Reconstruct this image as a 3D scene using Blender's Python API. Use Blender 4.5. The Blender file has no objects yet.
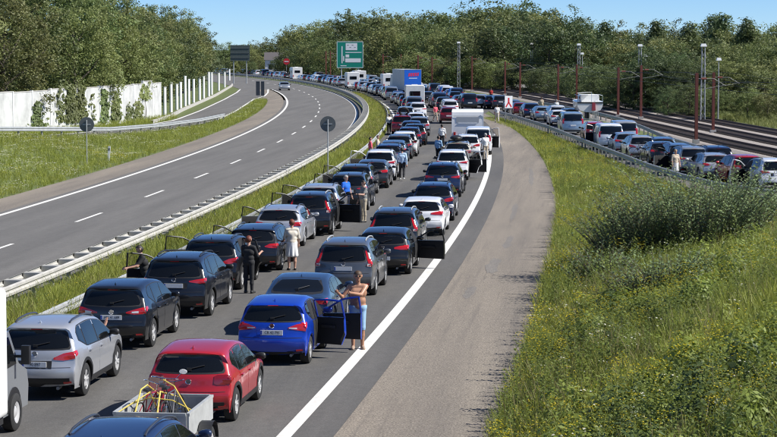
import bpy, bmesh, math, random
import numpy as np
from mathutils import Vector, Matrix
from mathutils.bvhtree import BVHTree
random.seed(7); rng = np.random.default_rng(11)
R_ = math.radians
scene = bpy.context.scene
col = scene.collection

# ---------------------------------------------------------------- camera, world, sun, exposure
F_PX, Y_HOR, CAM_H = 2130.0, 47.0, 7.35          # focal length and horizon in photo pixels (777 x 437), metres above the road
PITCH = math.atan((218.5 - Y_HOR) / F_PX)
cam = bpy.data.objects.new('camera', bpy.data.cameras.new('camera')); col.objects.link(cam)
cam.location = (0, 0, CAM_H); cam.rotation_euler = (math.pi/2 - PITCH, 0, 0)
cam.data.sensor_width = 36; cam.data.lens = F_PX / 777 * 36
cam.data.clip_start = 0.5; cam.data.clip_end = 9000
scene.camera = cam
SUN_EL, SUN_AZ = R_(44), R_(99)                   # azimuth from +Y towards +X
wd = bpy.data.worlds.new('World'); scene.world = wd; wd.use_nodes = True
nt = wd.node_tree; bg = nt.nodes['Background']
sky = nt.nodes.new('ShaderNodeTexSky'); sky.sky_type = 'NISHITA'; sky.sun_disc = False
sky.sun_elevation = SUN_EL; sky.sun_rotation = SUN_AZ
sky.altitude = 7800; sky.air_density = 1.5; sky.dust_density = 0.0; sky.ozone_density = 8.5
nt.links.new(sky.outputs[0], bg.inputs[0]); bg.inputs[1].default_value = 0.088
sl = bpy.data.lights.new('sun', 'SUN'); sl.energy = 4.8; sl.angle = R_(0.53); sl.color = (1, .97, .915)
so = bpy.data.objects.new('sun', sl); col.objects.link(so)
sv = Vector((math.sin(SUN_AZ)*math.cos(SUN_EL), math.cos(SUN_AZ)*math.cos(SUN_EL), math.sin(SUN_EL)))
so.rotation_euler = (-sv).to_track_quat('-Z', 'Y').to_euler(); so.location = sv*60 + Vector((0, 60, 0))
vs = scene.view_settings; vs.view_transform = 'Standard'; vs.look = 'None'; vs.gamma = 1; vs.exposure = 0.6; vs.use_curve_mapping = False
scene.render.engine = 'CYCLES'
cy = scene.cycles; cy.use_denoising = True; cy.max_bounces = 6; cy.diffuse_bounces = 3; cy.glossy_bounces = 3
cy.transmission_bounces = 4; cy.transparent_max_bounces = 8; cy.sample_clamp_indirect = 6; cy.filter_width = 1.15

# ---------------------------------------------------------------- pixel -> world, road frame, terrain
def ray(px, py):
    u = (px - 388.5)/F_PX; v = (218.5 - py)/F_PX
    return Vector((u, math.cos(PITCH) + v*math.sin(PITCH), -math.sin(PITCH) + v*math.cos(PITCH)))
def at_h(px, py, h=0.0):
    d = ray(px, py); t = (h - CAM_H)/d.z
    return Vector((d.x*t, d.y*t, h))
def at_y(px, py, y):
    d = ray(px, py); t = y/d.y
    return Vector((d.x*t, y, CAM_H + d.z*t))
RR, X0, Y0 = 1450.0, -1.75, 215.0
def road(y, o):                                    # along the arc, offset o metres to the right of the median
    a = (y - Y0)/RR
    return Vector((X0 - RR + (RR + o)*math.cos(a), Y0 + (RR + o)*math.sin(a), 0))
def head(y): return (y - Y0)/RR                    # rotation about z of something that follows the road
def cx(y): return X0 - (y - Y0)**2/(2*RR)
def off(x, y): return math.hypot(x - (X0 - RR), y - Y0) - RR
def sstep(a, b, x):
    t = np.clip((x - a)/(b - a), 0, 1); return t*t*(3 - 2*t)
RAIL_Y = np.array([20, 60, 100, 122, 137, 146, 160, 180, 196, 214, 245, 300])
RAIL_X = np.array([-52, -43, -33, -28, -25, -23, -21, -19.3, -17.5, -16.3, -16.6, -18.0])
RAIL_H = np.array([5, 4, 2.9, 2.1, 1.5, 1.15, .6, .18, .05, 0, 0, 0])
def railx(y): return np.interp(y, RAIL_Y, RAIL_X)
def railh(y): return np.interp(y, RAIL_Y, RAIL_H)
SLIP_Y = np.array([60, 90, 113, 127, 140, 160, 180, 200, 220, 250, 275, 300, 330])
SLIP_X = np.array([28, 21.8, 18.7, 17.4, 16.6, 16.1, 16.15, 15.9, 14.7, 12.6, 10.3, 8.1, 5.2])
def slipx(y): return np.interp(y, SLIP_Y, SLIP_X)
BR_Y = np.array([40, 88, 97, 104, 110, 120, 150, 180, 209, 225])
BR_X = np.array([27, 20.5, 18.2, 16.2, 15.5, 14.9, 14.2, 13.6, 12.3, 11.3])
def ground(x, y):
    x = np.asarray(x, float); y = np.asarray(y, float)
    o = np.hypot(x - (X0 - RR), y - Y0) - RR
    h = np.full(np.broadcast(x, y).shape, -0.03)
    d = np.maximum(0, o - 14.7)
    rise = 5.2*(1 - np.exp(-d*0.50/5.2))
    h = h + rise*(1 - sstep(34, 92, y))*(1 - sstep(60, 120, x))
    h = h + .05*np.clip(d, 0, 1)*(1 - sstep(150, 200, y))*(x < np.interp(y, BR_Y, BR_X) - .2)
    ex = cx(y) - 12.7; rx = railx(y); rh = railh(y)
    t = np.clip((ex - x)/np.maximum(ex - rx, .5), 0, 1)
    h = h + rh*t*t*(3 - 2*t)*(x < ex)
    h = h + 0.10*np.exp(-((o - .6)/.6)**2)
    return h
def gz(x, y): return float(ground(x, y))
def hit(px, py):                                   # where the view ray meets the terrain
    d = ray(px, py); t = 12.0
    while t < 700:
        p = Vector((0, 0, CAM_H)) + d*t
        if p.z < gz(p.x, p.y): break
        t += .12
    return p

# ---------------------------------------------------------------- materials
MATS = {}
def mat(name, c, rough=.6, metal=0.0, coat=0.0, spec=.5, emit=None, var=0.0, vscale=3.0, bump=0.0, bscale=40.0, hue=0.0, trans=0.0, rand=0.0):
    if name in MATS: return MATS[name]
    m = bpy.data.materials.new(name); m.use_nodes = True; MATS[name] = m
    n = m.node_tree.nodes; l = m.node_tree.links; b = n['Principled BSDF']
    b.inputs['Base Color'].default_value = (*c, 1); b.inputs['Roughness'].default_value = rough
    b.inputs['Metallic'].default_value = metal; b.inputs['Coat Weight'].default_value = coat
    b.inputs['Coat Roughness'].default_value = .04; b.inputs['Specular IOR Level'].default_value = spec
    src = None
    if var or bump:
        geo = n.new('ShaderNodeNewGeometry')
    if var:
        tx = n.new('ShaderNodeTexNoise'); tx.inputs['Scale'].default_value = vscale; tx.inputs['Detail'].default_value = 6
        tx.inputs['Roughness'].default_value = .65
        l.new(geo.outputs['Position'], tx.inputs['Vector'])
        mr = n.new('ShaderNodeMapRange'); mr.inputs['From Min'].default_value = .3; mr.inputs['From Max'].default_value = .7
        mr.inputs['To Min'].default_value = 1 - var; mr.inputs['To Max'].default_value = 1 + var
        l.new(tx.outputs['Fac'], mr.inputs['Value'])
        hs = n.new('ShaderNodeHueSaturation'); hs.inputs['Color'].default_value = (*c, 1)
        l.new(mr.outputs[0], hs.inputs['Value'])
        if hue:
            mh = n.new('ShaderNodeMapRange'); mh.inputs['To Min'].default_value = .5 - hue; mh.inputs['To Max'].default_value = .5 + hue
            t2 = n.new('ShaderNodeTexNoise'); t2.inputs['Scale'].default_value = vscale*.37; t2.inputs['Detail'].default_value = 3
            l.new(geo.outputs['Position'], t2.inputs['Vector']); l.new(t2.outputs['Fac'], mh.inputs['Value']); l.new(mh.outputs[0], hs.inputs['Hue'])
        src = hs.outputs[0]
    if rand:
        oi = n.new('ShaderNodeObjectInfo'); h2 = n.new('ShaderNodeHueSaturation')
        a = n.new('ShaderNodeMapRange'); a.inputs['To Min'].default_value = 1 - rand; a.inputs['To Max'].default_value = 1 + rand
        l.new(oi.outputs['Random'], a.inputs['Value']); l.new(a.outputs[0], h2.inputs['Value'])
        mm = n.new('ShaderNodeMath'); mm.operation = 'MULTIPLY'; mm.inputs[1].default_value = 7.31; l.new(oi.outputs['Random'], mm.inputs[0])
        fr = n.new('ShaderNodeMath'); fr.operation = 'FRACT'; l.new(mm.outputs[0], fr.inputs[0])
        a2 = n.new('ShaderNodeMapRange'); a2.inputs['To Min'].default_value = .5 - rand*.09; a2.inputs['To Max'].default_value = .5 + rand*.06
        l.new(fr.outputs[0], a2.inputs['Value']); l.new(a2.outputs[0], h2.inputs['Hue'])
        if src: l.new(src, h2.inputs['Color'])
        else: h2.inputs['Color'].default_value = (*c, 1)
        src = h2.outputs[0]
    if src: l.new(src, b.inputs['Base Color'])
    if bump:
        tb = n.new('ShaderNodeTexNoise'); tb.inputs['Scale'].default_value = bscale; tb.inputs['Detail'].default_value = 5
        l.new(geo.outputs['Position'], tb.inputs['Vector'])
        bp = n.new('ShaderNodeBump'); bp.inputs['Strength'].default_value = bump; bp.inputs['Distance'].default_value = .02
        l.new(tb.outputs['Fac'], bp.inputs['Height']); l.new(bp.outputs[0], b.inputs['Normal'])
    if trans:
        tr = n.new('ShaderNodeBsdfTranslucent'); mx = n.new('ShaderNodeMixShader'); mx.inputs[0].default_value = trans
        tr.inputs['Color'].default_value = (c[0]*1.5, c[1]*1.5, c[2]*.8, 1)
        if src:
            l.new(src, tr.inputs['Color'])
        l.new(b.outputs[0], mx.inputs[1]); l.new(tr.outputs[0], mx.inputs[2]); l.new(mx.outputs[0], n['Material Output'].inputs[0])
    if emit: b.inputs['Emission Color'].default_value = (*emit, 1); b.inputs['Emission Strength'].default_value = 1
    return m
def paint(name, c, metal=.25, rough=.35):
    m = mat('paint_' + name, c, rough, metal, 1.0)
    n = m.node_tree.nodes; l = m.node_tree.links
    if 'dust' not in n:                            # road dust dulls the clear coat unevenly
        g = n.new('ShaderNodeNewGeometry'); t = n.new('ShaderNodeTexNoise'); t.name = 'dust'; t.inputs['Scale'].default_value = 2.3; t.inputs['Detail'].default_value = 5
        l.new(g.outputs['Position'], t.inputs['Vector'])
        mr = n.new('ShaderNodeMapRange'); mr.inputs['From Min'].default_value = .35; mr.inputs['From Max'].default_value = .75
        mr.inputs['To Min'].default_value = .03; mr.inputs['To Max'].default_value = .16
        l.new(t.outputs['Fac'], mr.inputs['Value']); l.new(mr.outputs[0], n['Principled BSDF'].inputs['Coat Roughness'])
    return m
def asphalt(name, c, c2, speck, streak=0.0):
    m = bpy.data.materials.new(name); m.use_nodes = True
    n = m.node_tree.nodes; l = m.node_tree.links; b = n['Principled BSDF']; b.inputs['Roughness'].default_value = .85; b.inputs['Specular IOR Level'].default_value = .35
    g = n.new('ShaderNodeNewGeometry')
    def noise(scale, det=4, rough=.6, vec=None):
        t = n.new('ShaderNodeTexNoise'); t.inputs['Scale'].default_value = scale; t.inputs['Detail'].default_value = det; t.inputs['Roughness'].default_value = rough
        l.new(vec or g.outputs['Position'], t.inputs['Vector']); return t.outputs['Fac']
    def rng_(s, a, b_, lo, hi):
        r = n.new('ShaderNodeMapRange'); r.inputs['From Min'].default_value = a; r.inputs['From Max'].default_value = b_
        r.inputs['To Min'].default_value = lo; r.inputs['To Max'].default_value = hi; l.new(s, r.inputs['Value']); return r.outputs[0]
    mix = n.new('ShaderNodeMix'); mix.data_type = 'RGBA'; mix.inputs[6].default_value = (*c, 1); mix.inputs[7].default_value = (*c2, 1)
    mp = n.new('ShaderNodeMapping'); mp.inputs['Scale'].default_value = (1, .05, 1); m0 = n.new('ShaderNodeMapping'); m0.inputs['Rotation'].default_value = (0, 0, .085); l.new(g.outputs['Position'], m0.inputs['Vector']); l.new(m0.outputs[0], mp.inputs['Vector'])
    l.new(rng_(noise(.9, 5, .6, mp.outputs[0]), .35, .68, 0, 1), mix.inputs[0])
    hs = n.new('ShaderNodeHueSaturation'); l.new(mix.outputs[2], hs.inputs['Color'])
    mu = n.new('ShaderNodeMath'); mu.operation = 'MULTIPLY'
    l.new(rng_(noise(24, 5, .85), .32, .68, 1 - speck*1.3, 1 + speck*1.3), mu.inputs[0]); l.new(rng_(noise(3.1, 6, .7), .3, .75, 1.1, .86), mu.inputs[1])
    l.new(mu.outputs[0], hs.inputs['Value']); l.new(hs.outputs[0], b.inputs['Base Color'])
    bp = n.new('ShaderNodeBump'); bp.inputs['Strength'].default_value = .5; bp.inputs['Distance'].default_value = .012
    l.new(noise(26, 4, .75), bp.inputs['Height']); l.new(bp.outputs[0], b.inputs['Normal'])
    return m
M_asph_l = asphalt('asphalt_left', (.118, .113, .106), (.155, .148, .138), .22)
M_asph_r = asphalt('asphalt_right', (.092, .088, .083), (.125, .119, .111), .25)
def streaks(m):                                     # narrow dark tyre smears and seams along the road
    n = m.node_tree.nodes; l = m.node_tree.links; b = n['Principled BSDF']; src = b.inputs['Base Color'].links[0].from_socket
    g = n.new('ShaderNodeNewGeometry'); mp = n.new('ShaderNodeMapping'); mp.inputs['Scale'].default_value = (2.4, .07, 1); m0 = n.new('ShaderNodeMapping'); m0.inputs['Rotation'].default_value = (0, 0, .10); l.new(g.outputs['Position'], m0.inputs['Vector'])
    t = n.new('ShaderNodeTexNoise'); t.inputs['Scale'].default_value = 1.6; t.inputs['Detail'].default_value = 7; t.inputs['Roughness'].default_value = .7
    l.new(m0.outputs[0], mp.inputs['Vector']); l.new(mp.outputs[0], t.inputs['Vector'])
    r = n.new('ShaderNodeMapRange'); r.inputs['From Min'].default_value = .55; r.inputs['From Max'].default_value = .63; l.new(t.outputs['Fac'], r.inputs['Value'])
    mx = n.new('ShaderNodeMix'); mx.data_type = 'RGBA'; l.new(src, mx.inputs[6]); mx.inputs[7].default_value = (.105, .092, .082, 1)
    mu = n.new('ShaderNodeMath'); mu.operation = 'MULTIPLY'; mu.inputs[1].default_value = .32; l.new(r.outputs[0], mu.inputs[0]); l.new(mu.outputs[0], mx.inputs[0]); l.new(mx.outputs[2], b.inputs['Base Color'])
M_asph_s = asphalt('asphalt_strip', (.065, .064, .064), (.085, .083, .08), .25)
M_shoul = asphalt('shoulder_chippings', (.245, .210, .168), (.170, .148, .124), .75)
streaks(M_shoul)
M_line = mat('road_paint', (.70, .68, .63), .6, var=.16, vscale=5, bump=.15)
M_zinc = mat('zinc', (.42, .43, .43), .55, .35, var=.18, vscale=2.2)
M_zincw = mat('zinc_weathered', (.43, .415, .38), .7, .1, var=.16, vscale=2.0)
M_post = mat('rail_post', (.27, .27, .26), .7, .2, var=.2)
M_glass = mat('car_glass', (.006, .007, .008), .03, 0, 0.0, .5)
M_black = mat('black_plastic', (.018, .018, .019), .5, var=.2, vscale=8)
M_dark = mat('dark_interior', (.012, .012, .013), .8)
M_tyre = mat('tyre', (.022, .022, .022), .85, var=.2, vscale=9)
M_rim = mat('alloy', (.62, .62, .62), .35, .35)
M_rimd = mat('dark_alloy', (.10, .10, .105), .35, .7)
M_red = mat('tail_lens', (.50, .012, .015), .12, 0, 1.0)
M_redd = mat('tail_lens_dark', (.20, .006, .010), .12, 0, 1.0)
M_lens = mat('clear_lens', (.72, .70, .68), .12, .1, 1.0)
M_plate = mat('plate_white', (.80, .80, .78), .4)
M_plateb = mat('plate_blue', (.03, .08, .40), .4)
M_letter = mat('plate_letters', (.02, .02, .02), .5)
M_chrome = mat('chrome', (.75, .75, .76), .12, 1.0)
M_white = mat('white_paint_plain', (.78, .78, .76), .4, var=.06, vscale=1.4)
M_conc = mat('concrete', (.42, .40, .37), .85, var=.18, vscale=1.3, bump=.3, bscale=15)
P = {'silver': paint('silver', (.55, .56, .58), .55), 'black': paint('black', (.006, .0065, .008), .0), 'grey': paint('grey', (.115, .12, .128), .4),
     'red': paint('red', (.42, .014, .022), .15), 'blue': paint('blue', (.004, .045, .42), .2), 'steel': paint('steel', (.10, .17, .27), .5),
     'navy': paint('navy', (.012, .025, .075), .25), 'white': paint('white', (.80, .80, .80), 0, .4), 'darkgrey': paint('darkgrey', (.035, .038, .043), .3),
     'lightgrey': paint('lightgrey', (.34, .36, .38), .5), 'darkred': paint('darkred', (.20, .012, .016), .2), 'beige': paint('beige', (.46, .43, .36), .4),
     'iceblue': paint('iceblue', (.30, .40, .50), .45), 'brown': paint('brown', (.10, .07, .05), .3), 'green': paint('green', (.03, .07, .045), .2), 'midblue': paint('midblue', (.030, .060, .125), .35)}
PNAME = {'silver': 'silver', 'black': 'black', 'grey': 'grey', 'red': 'red', 'blue': 'bright blue', 'steel': 'steel blue', 'navy': 'dark blue', 'white': 'white',
         'darkgrey': 'dark grey', 'lightgrey': 'light grey', 'darkred': 'dark red', 'beige': 'beige', 'iceblue': 'pale blue', 'brown': 'brown', 'green': 'dark green'}

# ---------------------------------------------------------------- mesh helpers
class MB:
    def __init__(s): s.v = []; s.f = []; s.m = []
    def add(s, vs, fs, mi=0):
        k = len(s.v); s.v.extend([tuple(p) for p in vs]); s.f.extend([tuple(i + k for i in f) for f in fs]); s.m.extend([mi]*len(fs)); return s
    def box(s, c, d, rz=0.0, mi=0, taper=1.0):
        hx, hy, hz = d[0]/2, d[1]/2, d[2]/2; ca, sa = math.cos(rz), math.sin(rz); vs = []
        for z, k in ((-hz, 1), (hz, taper)):
            for x, y in ((-hx, -hy), (hx, -hy), (hx, hy), (-hx, hy)):
                x *= k; y *= k; vs.append((c[0] + x*ca - y*sa, c[1] + x*sa + y*ca, c[2] + z))
        return s.add(vs, [(3, 2, 1, 0), (4, 5, 6, 7), (0, 1, 5, 4), (1, 2, 6, 5), (2, 3, 7, 6), (3, 0, 4, 7)], mi)
    def tube(s, pts, r, n=6, caps=True, mi=0):
        pts = [Vector(p) for p in pts]; rs = r if isinstance(r, (list, tuple)) else [r]*len(pts); vs = []; fs = []
        for i, p in enumerate(pts):
            t = (pts[min(i+1, len(pts)-1)] - pts[max(i-1, 0)]).normalized()
            a = Vector((0, 0, 1)) if abs(t.z) < .9 else Vector((1, 0, 0))
            u = t.cross(a).normalized(); w = u.cross(t)
            for k in range(n):
                an = 2*math.pi*k/n; vs.append(p + (u*math.cos(an) + w*math.sin(an))*rs[i])
        for i in range(len(pts) - 1):
            for k in range(n):
                a = i*n + k; b = i*n + (k+1) % n; fs.append((a, b, b+n, a+n))
        if caps: fs.append(tuple(range(n))); fs.append(tuple(range((len(pts)-1)*n + n - 1, (len(pts)-1)*n - 1, -1)))
        return s.add(vs, fs, mi)
    def grid(s, g, mi=0, flip=False, closed=False):
        nu, nv = len(g), len(g[0]); vs = [p for r in g for p in r]; fs = []
        for i in range(nu - 1):
            for j in range(nv if closed else nv - 1):
                a = i*nv + j; b = i*nv + (j+1) % nv; q = (a, b, b+nv, a+nv); fs.append(q[::-1] if flip else q)
        return s.add(vs, fs, mi)
    def lathe_x(s, prof, n=24, c=(0, 0, 0), mi=0):          # profile of (x, r) turned about the x axis
        g = [[(c[0] + x, c[1] + r*math.cos(2*math.pi*k/n), c[2] + r*math.sin(2*math.pi*k/n)) for k in range(n)] for x, r in prof]
        return s.grid(g, mi, closed=True)
    def prism(s, poly, x0, x1, mi=0):                        # polygon in (y, z) extruded along x
        n = len(poly); vs = [(x0, y, z) for y, z in poly] + [(x1, y, z) for y, z in poly]
        fs = [tuple(range(n))[::-1], tuple(range(n, 2*n))] + [(i, (i+1) % n, (i+1) % n + n, i + n) for i in range(n)]
        return s.add(vs, fs, mi)
    def mesh(s, name, mats, smooth=None):
        me = bpy.data.meshes.new(name); me.from_pydata(s.v, [], s.f)
        for m in (mats if isinstance(mats, (list, tuple)) else [mats]): me.materials.append(m)
        if any(s.m): me.polygons.foreach_set('material_index', s.m)
        fin(me, smooth); return me
    def obj(s, name, mats, parent=None, smooth=None, loc=None): return link(name, s.mesh(name, mats, smooth), parent, loc)
def fin(me, smooth):
    bm = bmesh.new(); bm.from_mesh(me); bmesh.ops.recalc_face_normals(bm, faces=bm.faces); bm.to_mesh(me); bm.free()
    if smooth is not None:
        me.polygons.foreach_set('use_smooth', [True]*len(me.polygons)); me.set_sharp_from_angle(angle=R_(smooth))
    me.update()
def link(name, data, parent=None, loc=None, rz=None):
    o = bpy.data.objects.new(name, data); col.objects.link(o)
    if parent: o.parent = parent
    if loc is not None: o.location = loc
    if rz is not None: o.rotation_euler = (0, 0, rz)
    return o
def tag(o, label, cat, group=None, kind=None):
    if label: o['label'] = label
    if cat: o['category'] = cat
    if group: o['group'] = group
    if kind: o['kind'] = kind
    return o
def thing(name, label, cat, loc=(0, 0, 0), rz=0.0, group=None): return tag(link(name, None, None, loc, rz), label, cat, group)
def np_mesh(name, v, f, mats, mi=None, smooth=False):
    me = bpy.data.meshes.new(name); v = np.asarray(v, np.float32); f = np.asarray(f, np.int32); k = f.shape[1]
    me.vertices.add(len(v)); me.vertices.foreach_set('co', v.ravel()); me.loops.add(f.size); me.loops.foreach_set('vertex_index', f.ravel())
    me.polygons.add(len(f)); me.polygons.foreach_set('loop_start', np.arange(0, f.size, k, dtype=np.int32))
    for m in (mats if isinstance(mats, (list, tuple)) else [mats]): me.materials.append(m)
    if mi is not None: me.polygons.foreach_set('material_index', np.asarray(mi, np.int32))
    if smooth: me.polygons.foreach_set('use_smooth', np.ones(len(f), bool))
    me.update(calc_edges=True); me.validate(); return me

# ---------------------------------------------------------------- terrain and roads
M_soil = mat('verge_turf', (.10, .125, .034), .95, var=.35, vscale=1.1, hue=.02, bump=.6, bscale=9)
xs = np.unique(np.concatenate([[-3500, -1500, -700, -350, -200, -120], np.arange(-80, -10, 1.5), np.arange(-10, 30, .6), np.arange(30, 80, 2.5), [100, 150, 250, 400, 800, 1600, 3500]]))
ys = np.unique(np.concatenate([[-300, -60, -10], np.arange(8, 110, .7), np.arange(110, 230, 2.), np.arange(230, 640, 10), [700, 900, 1400, 2500, 5000]]))
XX, YY = np.meshgrid(xs, ys); ZZ = ground(XX, YY)
near_ = (YY > 20) & (YY < 130)
ZZ = ZZ + np.where(near_ & (np.abs(off(0, 0)) > -1), 0, 0)
OO = np.hypot(XX - (X0 - RR), YY - Y0) - RR
bumpy = (OO > 15.2) & near_ & (XX < 40)
ZZ = ZZ + np.where(bumpy, rng.normal(0, .05, ZZ.shape), 0)
nx = len(xs); idx = np.arange(XX.size).reshape(XX.shape)
ff = np.stack([idx[:-1, :-1], idx[:-1, 1:], idx[1:, 1:], idx[1:, :-1]], -1).reshape(-1, 4)
tag(link('ground', np_mesh('ground', np.stack([XX, YY, ZZ], -1).reshape(-1, 3), ff, M_soil, smooth=True)), 'green verge turf and rough ground around the roads', None, kind='structure')

def strip(name, o0, o1, y0, y1, z, m, step=6.0, label=None, thick=0):
    n = max(2, int((y1 - y0)/step) + 1); mb = MB()
    yy = np.linspace(y0, y1, n); A = []; B = []
    for y in yy:
        a = road(y, o0(y) if callable(o0) else o0); b = road(y, o1(y) if callable(o1) else o1)
        A.append((a.x, a.y, z)); B.append((b.x, b.y, z))
    mb.grid([A, B]); o = mb.obj(name, m); o['kind'] = 'structure'
    if label: o['label'] = label
    return o
def pstrip(name, pa, pb, m, label=None):
    o = MB().grid([pa, pb]).obj(name, m); o['kind'] = 'structure'
    if label: o['label'] = label
    return o
YF = 640
def slip_merge(y): return max(11.2, off(slipx(y) - 2.3, y)) if y < 300 else 11.2
strip('road', -10.55, -.95, 12, YF, .006, M_asph_l, label='grey asphalt of the empty oncoming carriageway')
strip('road', 1.75, 11.25, 12, YF, .006, M_asph_r, label='grey asphalt of the jammed carriageway')
strip('road', lambda y: 11.25, lambda y: float(np.interp(y, [235, 262, 290, 640], [12.5, 15.5, 15.6, 15.6])), 236, YF, .004, M_asph_r, label='grey asphalt of the merging lane')
strip('shoulder', 11.25, lambda y: float(np.interp(y, [12, 100, 140, 195, 236], [14.2, 14.2, 13.8, 13.1, 12.6])), 12, 236, .003, M_shoul, label='brown chipping hard shoulder beside the jam')
strip('shoulder', -12.75, -10.55, 12, 372, .003, M_shoul, label='brown chipping shoulder of the empty carriageway')
strip('road_marking', 10.18, 10.46, 12, 235, .012, M_line, 3)
strip('road_marking', 2.3, 2.5, 12, YF, .012, M_line, 4)
strip('road_marking', -10.2, -9.95, 12, 372, .012, M_line, 4)
strip('road_marking', -1.75, -1.5, 12, YF, .012, M_line, 4)
for k, y in enumerate(np.arange(28.5, 480, 15.05)): strip('road_marking', -6.02, -5.86, y, y + 5, .012, M_line, 2.5)
for k, y in enumerate(np.arange(300, 420, 12)): strip('road_marking', 10.5, 10.7, y, y + 6, .012, M_line, 2.5)
# exit ramp, rising towards the bridge the photograph is taken from
ry = np.concatenate([np.arange(20, 300, 6.), [300]])
rw = np.interp(ry, [20, 140, 180, 212, 300], [5.6, 5.6, 5.4, 4.7, 4.6])
ra = [(railx(y) - .7, y, railh(y) + .03) for y in ry]; rb = [(railx(y) - .7 - w, y, railh(y) + .03) for y, w in zip(ry, rw)]
GY = np.array([300, 320, 345, 372]); 
for y in GY[1:]:
    ra.append((cx(y) - 10.3 - np.interp(y, [300, 372], [3.4, 0.2]), y, .0)); rb.append((float(np.interp(y, [300, 357, 420], [-23.4, -25.2, -29])), y, .0))
pstrip('road', ra, rb, M_asph_l, 'grey asphalt of the exit ramp beside the white wall')
wl = lambda q, a, b: pstrip('road_marking', [(p[0] + a, p[1], p[2] + .008) for p in q], [(p[0] + b, p[1], p[2] + .008) for p in q], M_line)
wl(ra, -.35, -.10); wl(rb, .15, .4)
strip('road', lambda y: -10.5 - np.interp(y, [372, 400, 640], [5, 5.2, 4.5]), -10.5, 372, YF, .004, M_asph_l)
pstrip('gore', [(cx(y) - 10.25, y, .006) for y in (296, 320, 345, 371)], [(ra_[0] + .05, ra_[1], .006) for ra_ in [(railx(296) - .6, 296)] + [(p[0], p[1]) for p in ra[-3:]]], M_shoul, 'pale paved triangle where the ramp leaves the road')
# slip road along the railway
sy = np.concatenate([np.arange(60, 262, 6.), [262]])
pstrip('road', [(np.interp(y, BR_Y, BR_X) + .25, y, .010 if y < 225 else .002) for y in sy], [(slipx(y) + 2.6, y, .010 if y < 225 else .002) for y in sy], M_asph_r, 'grey asphalt of the slip road along the railway')
# repair patches in the shoulder
M_patch = asphalt('shoulder_patch', (.205, .185, .162), (.155, .142, .128), .6)
for o_, y, a, b in ((12.35, 72.5, .26, 2.6), (12.05, 64.5, .16, 1.6), (12.5, 81, .16, 2.6), (12.9, 122, .13, 8.0), (12.3, 96, .12, 5.0)):
    vs_ = []
    for t_ in np.linspace(0, 2*math.pi, 26, endpoint=False):
        c_, s_ = math.cos(t_), math.sin(t_); k_ = 1/max(abs(c_)**4 + abs(s_)**4, 1e-3)**.25
        q = road(y + b*s_*k_*random.uniform(.8, 1.1), o_ + a*c_*k_*random.uniform(.55, 1.25)); vs_.append((q.x, q.y, .008))
    o = MB().add(vs_, [tuple(range(26))]).obj('road_patch', M_patch); o['kind'] = 'structure'
# ---------------------------------------------------------------- guard rails
WPROF = [(0, .44), (.05, .47), (.055, .54), (.01, .575), (.01, .615), (.055, .65), (.05, .72), (0, .75)]
def beam_mesh(pts, side):
    g = []
    for i, p in enumerate(pts):
        a = pts[max(i-1, 0)]; b = pts[min(i+1, len(pts)-1)]; t = (Vector(b) - Vector(a)); t.z = 0; t.normalize(); nrm = Vector((t.y, -t.x, 0))*side
        g.append([(p[0] + nrm.x*d, p[1] + nrm.y*d, p[2] + h) for d, h in WPROF] + [(p[0] + nrm.x*(d - .012), p[1] + nrm.y*(d - .012), p[2] + h) for d, h in WPROF[::-1]])
    return MB().grid(g, closed=True)
POST_ME = MB().box((0, 0, .33), (.10, .14, .74)).mesh('post', M_post)
SPACER_ME = MB().box((0, 0, .645), (.56, .34, .20)).mesh('spacer', M_zincw)
SP1_ME = MB().box((0, 0, .60), (.16, .12, .22)).mesh('spacer', M_zinc)
def guardrail(label, path, sides, m, gap=.28, spacer=True, sub=1, maxposts=150):
    t = thing('guardrail', label, 'guardrail')
    for s in sides:
        q = []
        for i, p in enumerate(path):
            a = path[max(i-1, 0)]; b = path[min(i+1, len(path)-1)]; d = Vector((b[0]-a[0], b[1]-a[1], 0)).normalized()
            q.append((p[0] + d.y*s*gap, p[1] - d.x*s*gap, p[2]))
        beam_mesh(q, s).obj('beam', m, t)
    far = MB()
    for i, p in enumerate(path):
        a = path[max(i-1, 0)]; b = path[min(i+1, len(path)-1)]; rz = math.atan2(b[1]-a[1], b[0]-a[0]) - math.pi/2
        if i < maxposts:
            link('post', POST_ME, t, p, rz)
            if spacer: link('spacer', SPACER_ME if len(sides) == 2 else SP1_ME, t, p, rz)
        else:
            far.box((p[0], p[1], p[2] + .33), (.1, .14, .74), rz)
            if spacer and len(sides) == 2: far.box((p[0], p[1], p[2] + .645), (.56, .34, .2), rz)
    if far.v: far.obj('far_posts', M_post, t)['kind'] = 'stuff'
    return t
def rp(y, o, z=0): p = road(y, o); return (p.x, p.y, z)
guardrail('double guardrail with pale beams and cross spacers along the empty carriageway', [rp(y, -.62) for y in np.arange(40, 600, 2.0)], (-1, 1), M_zincw)
guardrail('single guardrail with pale beam close beside the left queue', [rp(y, 1.62, -.24) for y in np.arange(36, 560, 4.0)], (1,), M_zinc, gap=.05)
guardrail('grey guardrail between flowery verge and slip road', [(float(np.interp(y, BR_Y, BR_X)), y, gz(np.interp(y, BR_Y, BR_X), y) + .06) for y in np.arange(95, 226, 2.0)], (-1,), M_zinc, gap=.12)
guardrail('guardrail between slip road and railway tracks', [(slipx(y) + 3.2 + np.interp(y, [100, 160, 220], [.6, 1.6, 3.5]), y, 0) for y in np.arange(96, 262, 4.0)], (-1, ), M_zinc, gap=.12)
guardrail('grey guardrail on the grass bank beside the exit ramp', [(float(railx(y)), y, float(railh(y))) for y in np.concatenate([np.arange(112, 216, 4.0)])], (1, -1), M_zinc, gap=.12, spacer=False)
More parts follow.
